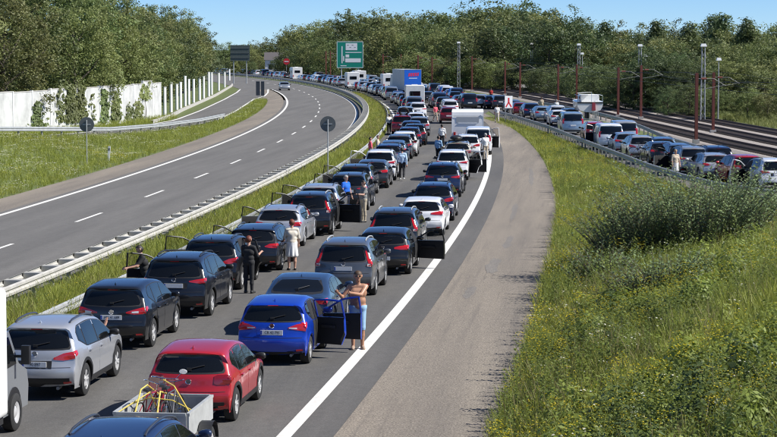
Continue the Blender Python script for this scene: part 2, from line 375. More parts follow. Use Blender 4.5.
# end terminal and grey cabinet at the near end of the slip road rail
t = thing('parapet_end', 'grey steel end section of the rail near the leafy shrub', 'railing', (18.0, 95.2, gz(18, 95.2)))
MB().box((0, 0, .72), (3.0, .12, .16)).obj('top_rail', M_zinc, t); MB().box((0, 0, .38), (3.0, .10, .22)).obj('lower_rail', M_zinc, t)
for x in (-1.2, 0, 1.2): MB().box((x, .09, .38), (.12, .07, .8)).obj('post', M_post, t)

# ---------------------------------------------------------------- noise wall, bare posts, climbers
WALL_Y = [110, 150, 175, 195, 203, 224]; WALL_X = [-46, -36.5, -31.9, -27.6, -26.2, -23.9]
wx = lambda y: float(np.interp(y, WALL_Y, WALL_X))
M_wall = mat('wall_panel', (.50, .50, .48), .85, var=.28, vscale=.55, bump=.25, bscale=6)
wall = thing('noise_wall', 'long white panelled noise wall below the roadside trees', 'wall', (0, 0, 0))
wy = list(np.arange(144, 222, 4.2)) + [224]
for i in range(len(wy) - 1):
    a, b = wy[i], wy[i+1]; xa, xb = wx(a), wx(b); rz = math.atan2(b - a, xb - xa); L_ = math.hypot(b - a, xb - xa)
    top = 3.6 + random.uniform(-.10, .10) + (.25 if i == len(wy) - 3 else 0); base = min(gz(xa, a), gz(xb, b)) - .1
    MB().box(((xa+xb)/2, (a+b)/2, (top+base)/2), (L_ - .22, .14, top - base), rz).obj('panel', M_wall, wall)
    MB().box((xa, a, (top + base)/2 + .06), (.2, .24, top - base + .12), rz).obj('post', M_white, wall)
    MB().box(((xa+xb)/2, (a+b)/2, top + .035), (L_ - .22, .2, .07), rz).obj('coping', M_conc, wall)
PL_Y = [224, 245, 320, 400, 470]; PL_X = [-23.9, -24.8, -27.0, -30.4, -35]
def y_on(px, Ys, Xs):
    best = min(np.arange(Ys[0], Ys[-1], .5), key=lambda y: abs(388.5 + F_PX*np.interp(y, Ys, Xs)/y - px)); return float(best)
for i, (px, pt) in enumerate([(165, 87), (171.4, 82), (177, 84), (181, 82), (185.5, 76), (189, 79), (194, 79), (200, 77), (204, 76), (209, 72), (212, 72.5), (219, 73), (225, 72), (233, 69)]):
    y = y_on(px, PL_Y, PL_X); x = float(np.interp(y, PL_Y, PL_X)); h = at_y(px, pt, y).z
    ordn = ['first', 'second', 'third', 'fourth', 'fifth', 'sixth', 'seventh', 'eighth', 'ninth', 'tenth', 'eleventh', 'twelfth', 'thirteenth', 'last'][i]
    o = MB().box((0, 0, h/2), (.26, .24, h)).box((0, 0, h + .03), (.32, .3, .06)).obj('wall_post', M_white)
    o.location = (x, y, -.05); o.rotation_euler = (0, 0, R_(38)); tag(o, f'bare white wall post, {ordn} beyond the end of the white wall', 'post', 'bare white posts beyond the noise wall')
o = MB().grid([[(np.interp(y, PL_Y, PL_X) + d, y, z) for y in np.arange(206, 420, 8)] for d, z in ((.9, -.05), (.9, .28), (1.15, .28), (1.15, -.05))]).obj('kerb_wall', M_conc)
tag(o, 'low pale concrete kerb wall between bare posts and ramp', 'wall')

def leaf_quads(c, nrm, size, aspect=.55):
    """one diamond leaf per row of c (n,3), facing nrm"""
    n = len(c); a = rng.normal(size=(n, 3)); u = np.cross(nrm, a); u /= np.linalg.norm(u, axis=1)[:, None] + 1e-9
    w = np.cross(nrm, u); s = np.asarray(size).reshape(-1, 1)
    v = np.stack([c - u*s, c + w*s*aspect, c + u*s, c - w*s*aspect], 1).reshape(-1, 3)
    return v, np.arange(4*n).reshape(-1, 4)
def rand_dirs(n):
    a = rng.normal(size=(n, 3)); return a/np.linalg.norm(a, axis=1)[:, None]
M_leaf = [mat('foliage_mid', (.158, .195, .062), .6, var=.45, vscale=.55, hue=.03, trans=.34, rand=.28),
          mat('foliage_dark', (.098, .135, .048), .55, var=.42, vscale=.5, hue=.025, trans=.32, rand=.25),
          mat('foliage_light', (.205, .225, .078), .6, var=.42, vscale=.6, hue=.03, trans=.34, rand=.25)]
M_bark = mat('bark', (.085, .070, .052), .9, var=.3, vscale=4, bump=.5, bscale=12)
def crown_mesh(name, rx, ry, rz, nclump, per, leaf, m, shape='round', seed=0):
    """leaf clumps spread through the crown's volume; origin at the crown's centre"""
    d = rand_dirs(nclump); r = rng.uniform(.45, 1, nclump)**.6
    c = d*r[:, None]
    if shape == 'cone': k = .25 + .75*np.clip((1 - c[:, 2])/2, 0, 1); c[:, :2] *= k[:, None]
    lump = 1 + .22*np.sin(3*np.arctan2(c[:, 1], c[:, 0]) + seed) + .12*np.sin(5*c[:, 2] + seed*2)
    c *= lump[:, None]; c *= (rx, ry, rz)
    cr = rng.uniform(.55, 1.25, nclump)*(leaf*1.45)*4.2
    o = rand_dirs(nclump*per); o[:, 2] = o[:, 2]*.8 + .12
    pos = np.repeat(c, per, 0) + o*(np.repeat(cr, per)*rng.uniform(.35, 1.05, nclump*per))[:, None]
    nr = o*.9 + rng.normal(size=o.shape)*.55 + np.array([0, 0, .3]); nr /= np.linalg.norm(nr, axis=1)[:, None]
    v, f = leaf_quads(pos, nr, rng.uniform(.6, 1.3, len(pos))*leaf)
    return np_mesh(name, v, f, m)
def trunk_mesh(h, r, crown_h):
    mb = MB(); top = h
    mb.tube([(0, 0, -.3), (.02*h, 0, h*.3), (-.01*h, .02*h, h*.6), (0, 0, h*.92)], [r*1.25, r, r*.7, r*.18], 7)
    for k in range(7):
        a = k*2.4 + random.random(); z = h*(.3 + .07*k); L_ = crown_h*random.uniform(.28, .42)
        mb.tube([(0, 0, z), (math.cos(a)*L_*.5, math.sin(a)*L_*.5, z + L_*.35), (math.cos(a)*L_, math.sin(a)*L_, z + L_*.85)], [r*.42, r*.28, r*.08], 5)
    return mb.mesh('trunk', M_bark, 40)
CROWN = {}
for i, (rx, rz, shp) in enumerate([(.34, .46, 'round'), (.30, .47, 'round'), (.38, .44, 'round'), (.22, .48, 'cone'), (.33, .45, 'round')]):
    for lod, (ncl, per, lf) in {'far': (230, 38, .0135)}.items() if i > 2 else {'far': (230, 38, .0135), 'near': (480, 46, .0086)}.items():
        CROWN[i, lod] = [crown_mesh('crown', rx, rx, rz, ncl, per, lf, M_leaf[k], shp, i + k*3) for k in (0, 1, 2)]
TRUNK = trunk_mesh(.72, .022, .8)
def tree(name, label, x, y, h, kind, shade, lod='far', wide=1.0, group=None, low=.08):
    z = gz(x, y); t = thing(name, label, 'tree', (x, y, z), random.uniform(0, 6.28), group)
    c = link('crown', CROWN[(kind if lod == 'far' or kind < 3 else kind - 3), lod][shade], t, (0, 0, h*(low + .48*(1 - low)))); c.scale = (h*wide, h*wide, h*(1 - low)*1.02)
    k = link('trunk', TRUNK, t); k.scale = (h, h, h)
    return t
def nth(k):
    w = ['', 'first', 'second', 'third', 'fourth', 'fifth', 'sixth', 'seventh', 'eighth', 'ninth', 'tenth', 'eleventh', 'twelfth']
    if k < 13: return w[k]
    return f"{k}{'th' if 10 < k % 100 < 14 else {1: 'st', 2: 'nd', 3: 'rd'}.get(k % 10, 'th')}"
# roadside trees behind the wall
lt = []
for y, dx, h, kd in [(128, 9, 15, 0), (138, 5, 12, 1), (147, 10, 16, 2), (155, 4.5, 12.5, 4), (165, 9, 16, 0), (171, 3.8, 12, 2), (180, 8, 16.5, 1), (186, 3.5, 12.5, 0), (196, 7.5, 16, 4), (203, 3.2, 12, 2), (212, 7, 16, 0),
                     (219, 3.2, 12.2, 1), (229, 6.5, 15, 2), (238, 3.4, 11, 4), (249, 6.2, 14.5, 1), (262, 3.6, 11.5, 0), (274, 5, 13.5, 4), (288, 4, 12.5, 2), (304, 4.6, 13.6, 0), (322, 4.2, 13, 1), (341, 4.5, 12.6, 4), (362, 4.4, 12, 2), (386, 5, 11.5, 0), (182, 15, 19, 2), (215, 14, 19, 0), (250, 12, 17, 1)]:
    x = (wx(y) if y < 224 else float(np.interp(y, PL_Y, PL_X))) - dx - .4
    lt.append((388.5 + F_PX*x/y, x, y, h, kd))
lt.sort()
for i, (p, x, y, h, kd) in enumerate(lt):
    tree('roadside_tree', f'leafy {["dark", "mid", "pale", "mid"][(i*7) % 4]} green tree, {nth(i+1)} from the left above the white wall', x, y, h, kd, [1, 0, 2, 0][(i*7) % 4], 'near', 1.12, 'trees behind the white wall', .05)
# the wood beyond the railway
SK = [(225, 40), (270, 41), (282, 30), (300, 24), (330, 20), (350, 14), (372, 12), (400, 13), (430, 12), (450, 10), (475, 6), (500, 1), (530, 1), (555, 5), (575, 14), (600, 24), (640, 25), (655, 22), (690, 26), (712, 20), (735, 25), (755, 20), (800, 24)]
skx, sky_ = zip(*SK); wood = []
px = 226
while px < 800:
    Y = float(np.interp(px, [230, 300, 400, 500, 600, 700, 800], [660, 620, 520, 445, 410, 380, 350]))*random.uniform(.96, 1.04)
    top = float(np.interp(px, skx, sky_)) + random.uniform(-3, 4); p = at_y(px, top, Y); wood.append((px, p.x, Y, p.z, random.choice([0, 1, 2, 4, 0, 1, 3 if px > 600 else 2]), random.choice([0, 0, 1, 2])))
    Y2 = Y*.86; top2 = top + random.uniform(10, 20); p2 = at_y(px + 5, top2, Y2); wood.append((px + 5, p2.x, Y2, max(3.5, p2.z), random.choice([0, 1, 2, 4]), random.choice([0, 1, 2])))
    px += random.uniform(9, 13)*float(np.interp(px, [230, 400, 600, 800], [.8, 1, 1.15, 1.25]))
for px, top, Y, k in [(657, 18, 372, 3), (722, 11, 365, 3), (714, 13, 372, 3), (748, 16, 350, 3), (606, 19, 400, 3), (690, 20, 360, 3)]:
    p = at_y(px, top, Y); wood.append((px, p.x, Y, p.z, k, 1))
wood = sorted(w for w in wood if not (320 < w[0] < 382 and w[2] < 500))
for i, (p_, x, y, h, kd, sh) in enumerate(wood):
    k = ['broad rounded', 'tall rounded', 'wide spreading', 'narrow conifer-like', 'full rounded'][kd]
    tree('woodland_tree', f'{k} {["green", "dark green", "pale green"][sh]} tree, {nth(i+1)} from the left in the wood', x, y, h, kd, sh, 'far', 1.25, 'trees of the wood', .03)
# bushy growth beside the tracks, in front of the wood
bl = []
for px, top, Y, sh in [(604, 62, 262, 1), (618, 70, 250, 0), (634, 66, 246, 1), (650, 58, 248, 1), (664, 52, 246, 1), (680, 50, 248, 1), (694, 57, 240, 1), (706, 63, 236, 1), (722, 60, 236, 0), (736, 57, 238, 0), (752, 60, 236, 2), (764, 66, 232, 2), (776, 58, 240, 0), (792, 55, 238, 2), (712, 86, 214, 0), (748, 88, 215, 2), (768, 92, 212, 2), (668, 88, 228, 1), (690, 82, 224, 1),
                       (400, 60, 400, 2), (415, 50, 395, 2), (430, 55, 392, 0), (447, 58, 380, 2), (462, 60, 372, 0), (478, 57, 372, 2), (496, 60, 366, 0), (512, 64, 360, 1), (534, 68, 335, 0), (548, 66, 330, 1), (562, 70, 318, 1), (578, 66, 305, 1), (590, 64, 290, 0)]:
    p = at_y(px, top, Y); bl.append((px, p.x, Y, max(2.0, p.z), sh))
bl.sort()
for i, (p_, x, y, h, sh) in enumerate(bl):
    tree('bushy_tree', f'low {["green", "dark green", "pale green"][sh]} bushy tree beside the railway, {nth(i+1)} from the left', x, y, h*1.06, [2, 4, 0][i % 3], sh, 'near' if (y < 270 and sh < 2) else 'far', 1.55 if y < 300 else 1.8, 'bushes beside the railway', .0)

# climbers on the wall
def climber(px0, px1, ptop, pbot, lab):
    pts = []; n = int((px1 - px0)*(pbot - ptop)*1.9)
    mb = []
    for _ in range(n):
        px = random.gauss((px0 + px1)/2, (px1 - px0)*.30); py = random.uniform(ptop - 2, pbot); w = (px - px0)/(px1 - px0)
        edge = math.sin(px*.55 + 1) + .7*math.sin(px*1.3 + py*.35) + .6*math.sin(py*.6 - px*.4) + (py - ptop)/(pbot - ptop)*1.6 - 2.2*abs(w - .5)**1.5*2
        if edge < random.uniform(-.9, .1): continue
        y = y_on_wall(max(px, PXW[0]))
        q = at_y(px, py, y - .15); mb.append((q.x + .12, q.y, q.z))
    c = np.array(mb) + rng.normal(0, .05, (len(mb), 3)); nr = np.tile((.75, -.45, .4), (len(c), 1)) + rng.normal(0, .45, (len(c), 3)); nr /= np.linalg.norm(nr, axis=1)[:, None]
    base = c.mean(0); base[2] = 0; v, f = leaf_quads(c - base, nr, rng.uniform(.10, .22, len(c)), .8)
    t = thing('climbing_plant', lab, 'plant', tuple(base))
    link('leaves', np_mesh('leaves', v, f, M_leaf[0]), t)
    MB().tube([(0, .05, gz(base[0], base[1])), (.05, .08, 1.0), (-.05, .1, 2.2)], [.05, .04, .02], 6).obj('stem', M_bark, t)
YW = np.arange(150, 224, .5); PXW = 388.5 + F_PX*np.interp(YW, WALL_Y, WALL_X)/YW
def y_on_wall(px): return float(np.interp(px, PXW, YW))
climber(57, 89, 87, 122, 'broad dark ivy covering a full panel of the white wall')
climber(98, 108, 92, 122, 'narrow ivy strip climbing the white wall')
climber(108, 122, 96, 122, 'ragged ivy climbing beside the narrow strip on white wall')
climber(30, 43, 104, 126, 'small low ivy bush against the left of the white wall')
climber(139, 149, 84, 100, 'leafy spray hanging over the top of the wall end')
climber(126, 144, 104, 120, 'low green climber at the foot of the wall end')

# ---------------------------------------------------------------- railway
M_ball = mat('ballast', (.30, .265, .235), .95, var=.4, vscale=9, bump=.9, bscale=14)
M_rail = mat('rail_steel', (.10, .062, .045), .5, .5, var=.3, vscale=3)
M_sleep = mat('sleeper', (.045, .034, .028), .9, var=.3, vscale=4)
TA_Y = [90, 130, 160, 220, 260, 320, 400, 520, 640]; TA_X = [31, 27.4, 25.5, 23.4, 22.4, 19.0, 12.0, -4.0, -28]
def tax(y, k): return float(np.interp(y, TA_Y, TA_X)) + k*np.interp(y, [150, 210, 260], [4.1, 3.9, 3.8])
o = MB().grid([[(tax(y, 0) - 2.2, y, -.04) for y in np.arange(90, 640, 10)], [(tax(y, 0) - 1.7, y, .10) for y in np.arange(90, 640, 10)], [(tax(y, 2) + 1.7, y, .10) for y in np.arange(90, 640, 10)], [(tax(y, 2) + 2.4, y, -.04) for y in np.arange(90, 640, 10)]]).obj('railway_bed', M_ball); tag(o, 'pale stone ballast under the railway tracks', None, kind='structure')
for k, nm in enumerate(['nearest railway track beside the slip road', 'middle railway track of the three', 'farthest railway track near the bushes']):
    t = thing('railway_track', nm, 'track'); yy = np.arange(92, 640, 8.)
    for s in (-.75, .75):
        MB().grid([[(tax(y, k) + s + dx, y, z) for y in yy] for dx, z in ((-.05, .13), (-.05, .31), (.05, .31), (.05, .13))]).obj('rail', M_rail, t)
    mb = MB()
    for y in np.arange(92, 420, .65): mb.box((tax(y, k), y, .13), (2.5, .27, .1))
    mb.obj('sleepers', M_sleep, t)['kind'] = 'stuff'
    pts = [(tax(y, k), y, 4.35 + .12*math.cos(y*.21)) for y in np.arange(92, 640, 6.)]
    MB().tube([(p[0], p[1], 4.1) for p in pts], .012, 4, False).obj('contact_wire', M_black, t)
    MB().tube([(p[0], p[1], 4.75 + .2*math.sin(p[1]*.1)) for p in pts], .012, 4, False).obj('carrier_wire', M_black, t)
M_mast = mat('mast_red', (.18, .052, .036), .6, .1, var=.25, vscale=2)
def mast(px, pt, pb, i):
    p = at_h(px, pb, 0); h = at_y(px, pt, p.y).z
    if h < 3: h = 5.4
    t = thing('catenary_mast', f'rust red overhead line mast, {nth(i+1)} from the left', 'mast', (p.x, p.y, -.03), head(p.y)*.8, 'overhead line masts')
    MB().box((0, 0, h/2), (.20, .22, h)).box((0, .0, h*.5), (.26, .06, h*.98)).obj('post', M_mast, t)
    MB().box((0, 0, .18), (.5, .5, .4)).obj('footing', M_conc, t)
    mb = MB().tube([(0, 0, h*.92), (1.3, 0, h*.92), (2.2, 0, h*.82)], .020, 5).tube([(0, 0, h*.76), (2.2, 0, h*.83)], .018, 5)
    mb.tube([(0, 0, h*.97), (-.5, 0, h*.98)], .02, 5); mb.obj('bracket', M_post, t)
    MB().tube([(.35, 0, h*.92), (.75, 0, h*.92)], .08, 7).obj('insulator', M_mast, t)
ml = [(274, 52, 73), (281, 51, 74), (299, 50, 75), (309, 50, 76), (326, 51, 79), (330.5, 51, 79), (383, 54, 84), (401, 54, 86), (418, 55, 88), (432, 57, 89), (472, 56, 92), (505, 61, 96), (520, 62, 99), (558, 64, 103), (576.5, 64, 106), (618, 67, 118), (640.8, 65, 120), (696, 72.5, 144), (713, 72, 134)]
for i, q in enumerate(ml): mast(*q, i)
M_lat = mat('lattice_grey', (.36, .37, .38), .6, .4)
for i, (px, pt, pb, big) in enumerate([(458.6, 43, 92, 1), (493, 43, 88, 1), (531.5, 44, 91, 1), (553, 52, 88, 0), (578.5, 45, 98, 1), (582, 54, 97, 0), (639.5, 46, 108, 1), (645, 56, 108, 0), (702.6, 46, 122, 1), (718, 60, 122, 0)]):
    p = at_h(px, pb, 0); h = at_y(px, pt, p.y).z; w = .42 if big else .12
    t = thing('lamp_mast', f'{"tall grey lattice lamp" if big else "slim grey pole lamp"} mast, {nth(i+1)} from the left beside the railway', 'lamp mast', (p.x, p.y, -.03), 0, 'grey lamp masts beside the railway')
    mb = MB()
    if big:
        for sx in (-1, 1):
            for sy_ in (-1, 1): mb.tube([(sx*w/2, sy_*w/2, 0), (sx*w/3, sy_*w/3, h)], .035, 4)
        for z in np.arange(.3, h - .5, .75):
            mb.tube([(-w/2, -w/2, z), (w/2.4, -w/2.4, z + .7)], .02, 4).tube([(w/2, w/2, z), (-w/2.4, w/2.4, z + .7)], .02, 4).tube([(w/2, -w/2, z), (w/2.4, w/2.4, z + .7)], .02, 4)
    else: mb.tube([(0, 0, 0), (0, 0, h)], [.07, .045], 6)
    mb.obj('post', M_lat, t)
    MB().box((0, -.05, h + .12), (.62 if big else .5, .5, .28), taper=.7).obj('lamp_head', M_white, t)
# level crossing rails / pale barrier beyond the tracks
o = MB().box((0, 0, .55), (9, .12, .5)).box((-4, 0, .2), (.15, .15, .5)).box((4, 0, .2), (.15, .15, .5)).box((0, 0, .2), (.15, .15, .5)).obj('barrier', M_white)
p = at_h(487, 86, 0); o.location = (p.x, p.y, 0); tag(o, 'pale horizontal barrier beyond the tracks, left of the sign', 'barrier')
o = MB().box((0, 0, .55), (10, .12, .6)).box((-4, 0, .2), (.15, .15, .5)).box((4, 0, .2), (.15, .15, .5)).obj('barrier', M_white)
p = at_h(532, 89, 0); o.location = (p.x, p.y, 0); tag(o, 'pale horizontal barrier beyond the tracks, right of the sign', 'barrier')

# ---------------------------------------------------------------- signs
M_sgreen = mat('sign_green', (.0, .235, .165), .5); M_sgrey = mat('sign_back', (.13, .14, .14), .6, .2, var=.12); M_sback2 = mat('sign_back_olive', (.085, .105, .095), .7, var=.15)
M_swhite = mat('sign_white', (.8, .8, .8), .45); M_sred = mat('sign_red', (.62, .02, .03), .45); M_sblue = mat('sign_blue', (.06, .22, .55), .45)
def disc_sign(px, pt, pb, r, lab, h0=0):
    p = at_h(px, pb, h0); h = at_y(px, pt, p.y).z - h0
    t = thing('round_sign', lab, 'sign', (p.x, p.y, h0))
    MB().tube([(0, 0, -.1), (0, 0, h + r*.6)], .032, 8).obj('post', M_zinc, t)
    mb = MB(); n = 28
    mb.add([(r*math.cos(2*math.pi*k/n), dy, h + r*math.sin(2*math.pi*k/n)) for dy in (.04, .065) for k in range(n)], [tuple(range(n)), tuple(range(n, 2*n))] + [(k, (k+1) % n, (k+1) % n + n, k + n) for k in range(n)])
    mb.obj('disc', M_sgrey, t)
    MB().box((0, .035, h), (r*1.1, .03, .05)).obj('bracket', M_zinc, t)
p = hit(87, 167); disc_sign(87, 124.5, 167, .46, 'grey back of a round sign on the left grass bank', p.z*0)
disc_sign(328, 124, 184, .42, 'grey back of a round sign in the median')
t = thing('direction_sign', 'large green road direction sign above the distant queue', 'sign', at_y(350, 70, 425).to_tuple()[:2] + (0,), R_(3))
s_ = 425/F_PX
W_, Ht = 26.5*s_, 26.5*s_; zc = at_y(350, 54.7, 425).z
MB().box((0, .05, zc), (W_, .08, Ht)).obj('panel', M_sgreen, t)
def flat(name, x, z, w, h, m, dy, par): return MB().box((x*s_, -dy, zc + z*s_), (w*s_, .012, h*s_)).obj(name, m, par)
for sx in (-1, 1): flat('border', sx*12.9, 0, .5, 26, M_swhite, .0, t); MB().tube([(sx*W_*.32, .15, -.1), (sx*W_*.32, .15, zc + Ht*.45)], .11, 8).obj('post', M_zinc, t)
for sz in (-1, 1): flat('border', 0, sz*12.9, 25.3, .5, M_swhite, .0, t)
flat('arrow', -8, 0, 1.1, 17, M_swhite, .004, t); flat('arrow', -6.3, -3.8, 1.0, 5, M_swhite, .008, t).rotation_euler = (0, 0, 0)
flat('masked_text', 1.5, 8, 11.5, 7, M_swhite, .004, t); flat('masked_text', 3, -5.6, 15.5, 4, M_swhite, .004, t); flat('badge', -2.6, -1.2, 3.6, 2.8, M_swhite, .006, t)
flat('text_line', 3.5, 2.3, 16, .8, M_swhite, .004, t); flat('text_line', -6.5, -11, 6, .8, M_swhite, .004, t)
for k in range(4): flat('text_line', -2 + k*2.3, 9.6 - (k % 2)*2.4, 1.6, .5, M_sgrey, .012, t)
p = at_y(286.5, 61.5, 500); t = thing('no_entry_sign', 'round red no entry sign beyond the distant queue', 'sign', (p.x, 500, 0))
mb = MB(); n = 24; mb.add([(.75*math.cos(2*math.pi*k/n), d, p.z + .75*math.sin(2*math.pi*k/n)) for d in (0, .04) for k in range(n)], [tuple(range(n)), tuple(range(n, 2*n))] + [(k, (k+1) % n, (k+1) % n + n, k + n) for k in range(n)]); mb.obj('disc', M_sred, t)
MB().box((0, -.02, p.z), (1.0, .02, .2)).obj('bar', M_swhite, t); MB().tube([(0, .1, -.1), (0, .1, p.z + .4)], .05, 6).obj('post', M_zinc, t)
p = at_y(240, 53, 430); t = thing('sign_gantry', 'dark back of a large board above the far left road', 'sign', (p.x, 430, 0))
MB().box((0, 0, p.z), (3.9, .12, 3.2)).obj('panel', M_sback2, t)
for k in (-1, 0, 1): MB().box((0, -.09, p.z + k*.95), (3.8, .06, .12)).obj('rail', M_sgrey, t)
for k in (-1.3, 1.3): MB().tube([(k, .1, -.1), (k, .1, p.z + 1)], .1, 8).obj('post', M_zinc, t)
for k, (pxx, w) in enumerate([(258, .58), (262.7, .5)]):
    p = at_h(pxx, 97.5, 0); t = thing('marker_board', f'dark narrow marker board at the gore, {["left", "right"][k]} of the pair', 'sign', (p.x, p.y, 0))
    MB().box((0, 0, 1.35), (w, .06, 2.1)).obj('board', mat('board_dark', (.035, .045, .06), .5), t); MB().tube([(0, .06, -.1), (0, .06, 2.2)], .04, 6).obj('post', M_zinc, t)
    MB().box((0, -.04, 2.36), (w*.98, .03, .05)).obj('rim', M_zinc, t)
p = at_h(508.5, 121.5, 0); t = thing('merge_sign', 'white sign with red merging arrow beside the slip road', 'sign', (p.x, p.y, 0), R_(20))
s2 = p.y/F_PX; zc = at_y(508.5, 102, p.y).z
MB().box((0, 0, zc), (8.3*s2, .05, 12.2*s2)).obj('panel', M_swhite, t)
for sx in (-1, 1): MB().tube([(sx*.28, .05, -.1), (sx*.28, .05, zc + .5)], .035, 6).obj('post', M_zinc, t)
mb = MB()
def bar2(x0, z0, x1, z1, w):
    d = Vector((x1-x0, 0, z1-z0)).normalized(); q = Vector((-d.z, 0, d.x))*w/2
    mb.add([(x0 - q.x, -.032, z0 - q.z), (x0 + q.x, -.032, z0 + q.z), (x1 + q.x, -.032, z1 + q.z), (x1 - q.x, -.032, z1 - q.z)], [(0, 1, 2, 3)])
bar2(-.30, zc - .50, -.02, zc - .05, .13); bar2(.30, zc - .50, .02, zc - .05, .13); bar2(0, zc - .12, 0, zc + .42, .17); mb.obj('arrow_symbol', M_sred, t)
for k, (pxx, py_) in enumerate([(108.5, 161)]):
    p = hit(pxx, py_); o = MB().box((0, 0, .45), (.14, .1, 1.0)).box((0, -.052, .75), (.10, .006, .16), mi=1).obj('delineator_post', [M_white, M_sgrey]); o.location = p; o.rotation_euler = (0, R_(4), 0); tag(o, 'small white marker post on the left grass bank', 'post')
# ---------------------------------------------------------------- grass, weeds, flowers, shrub
M_grass = mat('grass_blades', (.290, .320, .055), .6, var=.34, vscale=.9, hue=.022, trans=.4)
M_grassd = mat('grass_dry', (.26, .22, .10), .7, var=.3, vscale=1.2, trans=.3)
M_weed = mat('weed_leaves', (.155, .195, .040), .55, var=.3, vscale=1.3, hue=.02, trans=.38)
M_yel = mat('yellow_petals', (.62, .50, .02), .6, trans=.3); M_whf = mat('white_petals', (.75, .73, .66), .6, trans=.3)
def tuft(n, h, spread, w):
    V = []
    for _ in range(n):
        a = random.uniform(0, 6.28); r = random.uniform(0, spread*.35); b = random.uniform(0, 6.28); L_ = h*random.uniform(.55, 1.1); lean = random.uniform(.08, .5)*h
        x, y = r*math.cos(a), r*math.sin(a); dx, dy = math.cos(a)*lean, math.sin(a)*lean; px_, py_ = math.cos(b)*w/2, math.sin(b)*w/2
        m = (x + dx*.35, y + dy*.35, L_*.6)
        V += [(x - px_, y - py_, -.03), (x + px_, y + py_, -.03), m, (m[0] - px_*.8, m[1] - py_*.8, m[2]), (m[0] + px_*.8, m[1] + py_*.8, m[2]), (x + dx, y + dy, L_)]
    return np.array(V)
def weed(h, nl, lw, top=False):
    V = []; b = .008
    V += [(-b, 0, -.03), (b, 0, -.03), (0, 0, h)]
    for k in range(nl):
        z = h*(.15 + .85*k/nl); a = k*2.4; L_ = lw*(1.2 - .6*k/nl)*random.uniform(.7, 1.2); c, s = math.cos(a), math.sin(a); q = L_*.22
        V += [(0, 0, z), (c*L_*.5 - s*q, s*L_*.5 + c*q, z + L_*.3), (c*L_*.5 + s*q, s*L_*.5 - c*q, z + L_*.3), (c*L_*.5 - s*q, s*L_*.5 + c*q, z + L_*.3), (c*L_*.5 + s*q, s*L_*.5 - c*q, z + L_*.3), (c*L_, s*L_, z + L_*.15)]
    return np.array(V)
def blossoms(h, n, r, s):
    V = []
    for _ in range(n):
        x, y, z = random.gauss(0, r), random.gauss(0, r), h*random.uniform(.82, 1.06)
        a = random.uniform(0, 6.28)
        for k in range(2):
            b = a + k*1.57; V += [(x + s*math.cos(b), y + s*math.sin(b), z), (x - s*math.sin(b)*.7, y + s*math.cos(b)*.7, z + s*.6), (x - s*math.cos(b), y - s*math.sin(b), z + s*.2)]
    return np.array(V)
def scatter(name, temps, pts, scale, m, label):
    """pts (n,3); every template is a bag of triangles (3k,3)"""
    out = []; pick = rng.integers(0, len(temps), len(pts))
    for i, T in enumerate(temps):
        q = pts[pick == i]; s = scale[pick == i]
        if not len(q): continue
        a = rng.uniform(0, 6.283, len(q)); ca, sa = np.cos(a)[:, None], np.sin(a)[:, None]; S = s[:, None]
        x = (T[None, :, 0]*ca - T[None, :, 1]*sa)*S + q[:, 0, None]; y = (T[None, :, 0]*sa + T[None, :, 1]*ca)*S + q[:, 1, None]
        z = T[None, :, 2]*S*rng.uniform(.75, 1.25, len(q))[:, None] + q[:, 2, None]
        out.append(np.stack([x, y, z], -1).reshape(-1, 3))
    v = np.concatenate(out); f = np.arange(len(v)).reshape(-1, 3)
    return tag(link(name, np_mesh(name, v, f, m)), label, 'grass', kind='stuff')
def area(x0, x1, y0, y1, dens, cond):
    n = int((x1 - x0)*(y1 - y0)*dens*.85); x = rng.uniform(x0, x1, n); y = rng.uniform(y0, y1, n); k = cond(x, y); x, y = x[k], y[k]
    return np.stack([x, y, ground(x, y)], -1)
def O(x, y): return np.hypot(x - (X0 - RR), y - Y0) - RR
def inview(x, y, m=1.06): return np.abs(x) < .1824*y*m + 2.2
def clumpy(p, sc, thr):                            # natural patches
    f = np.sin(p[:, 0]*sc + 1.3*np.sin(p[:, 1]*sc*.7)) + np.sin(p[:, 1]*sc*.83 + 1.7*np.sin(p[:, 0]*sc*.6 + 2)); return p[f + rng.normal(0, .5, len(p)) > thr]
bank_r = lambda x, y: (O(x, y) > np.interp(y, [20, 100, 140, 195, 236], [14.25, 14.25, 13.9, 13.2, 12.7])) & inview(x, y) & (x < np.interp(y, BR_Y, BR_X) - np.interp(y, [88, 100], [.5, 1.6]))
near = area(-2, 24, 20, 58, 52, bank_r); mid = area(2, 24, 58, 98, 40, bank_r); farr = area(5, 18, 98, 222, 26, bank_r)
T_g = [tuft(9, .42, .22, .016) for _ in range(5)]; T_gf = [tuft(8, .40, .35, .030) for _ in range(4)]
scatter('grass', T_g, near, rng.uniform(.6, 1.5, len(near)), M_grass, 'rough tall grass on the near right bank')
scatter('grass', T_g, mid, rng.uniform(.8, 1.7, len(mid)), M_grass, 'rough grass on the middle of the right bank')
scatter('grass', T_gf, farr, rng.uniform(.7, 1.3, len(farr)), M_grass, 'long grass on the verge beside the slip road rail')
dry = np.concatenate([clumpy(area(-2, 24, 20, 98, 9, bank_r), .6, .3), clumpy(area(5, 18, 98, 222, 5, bank_r), .5, .2)])
scatter('grass', [tuft(6, .75, .2, .012) for _ in range(4)], dry, rng.uniform(.6, 1.3, len(dry)), M_grassd, 'pale dry grass stalks on the right bank')
wp = clumpy(area(-2, 24, 20, 98, 11, bank_r), .55, -.2); wf = clumpy(area(5, 18, 98, 222, 5, bank_r), .4, .2)
WD = [weed(.6, 18, .13), weed(.8, 24, .12), weed(.5, 16, .15), weed(1.0, 30, .11)]
scatter('weeds', WD, np.concatenate([wp, wf]), rng.uniform(.6, 1.35, len(wp) + len(wf)), M_weed, 'leafy green weeds on the right bank')
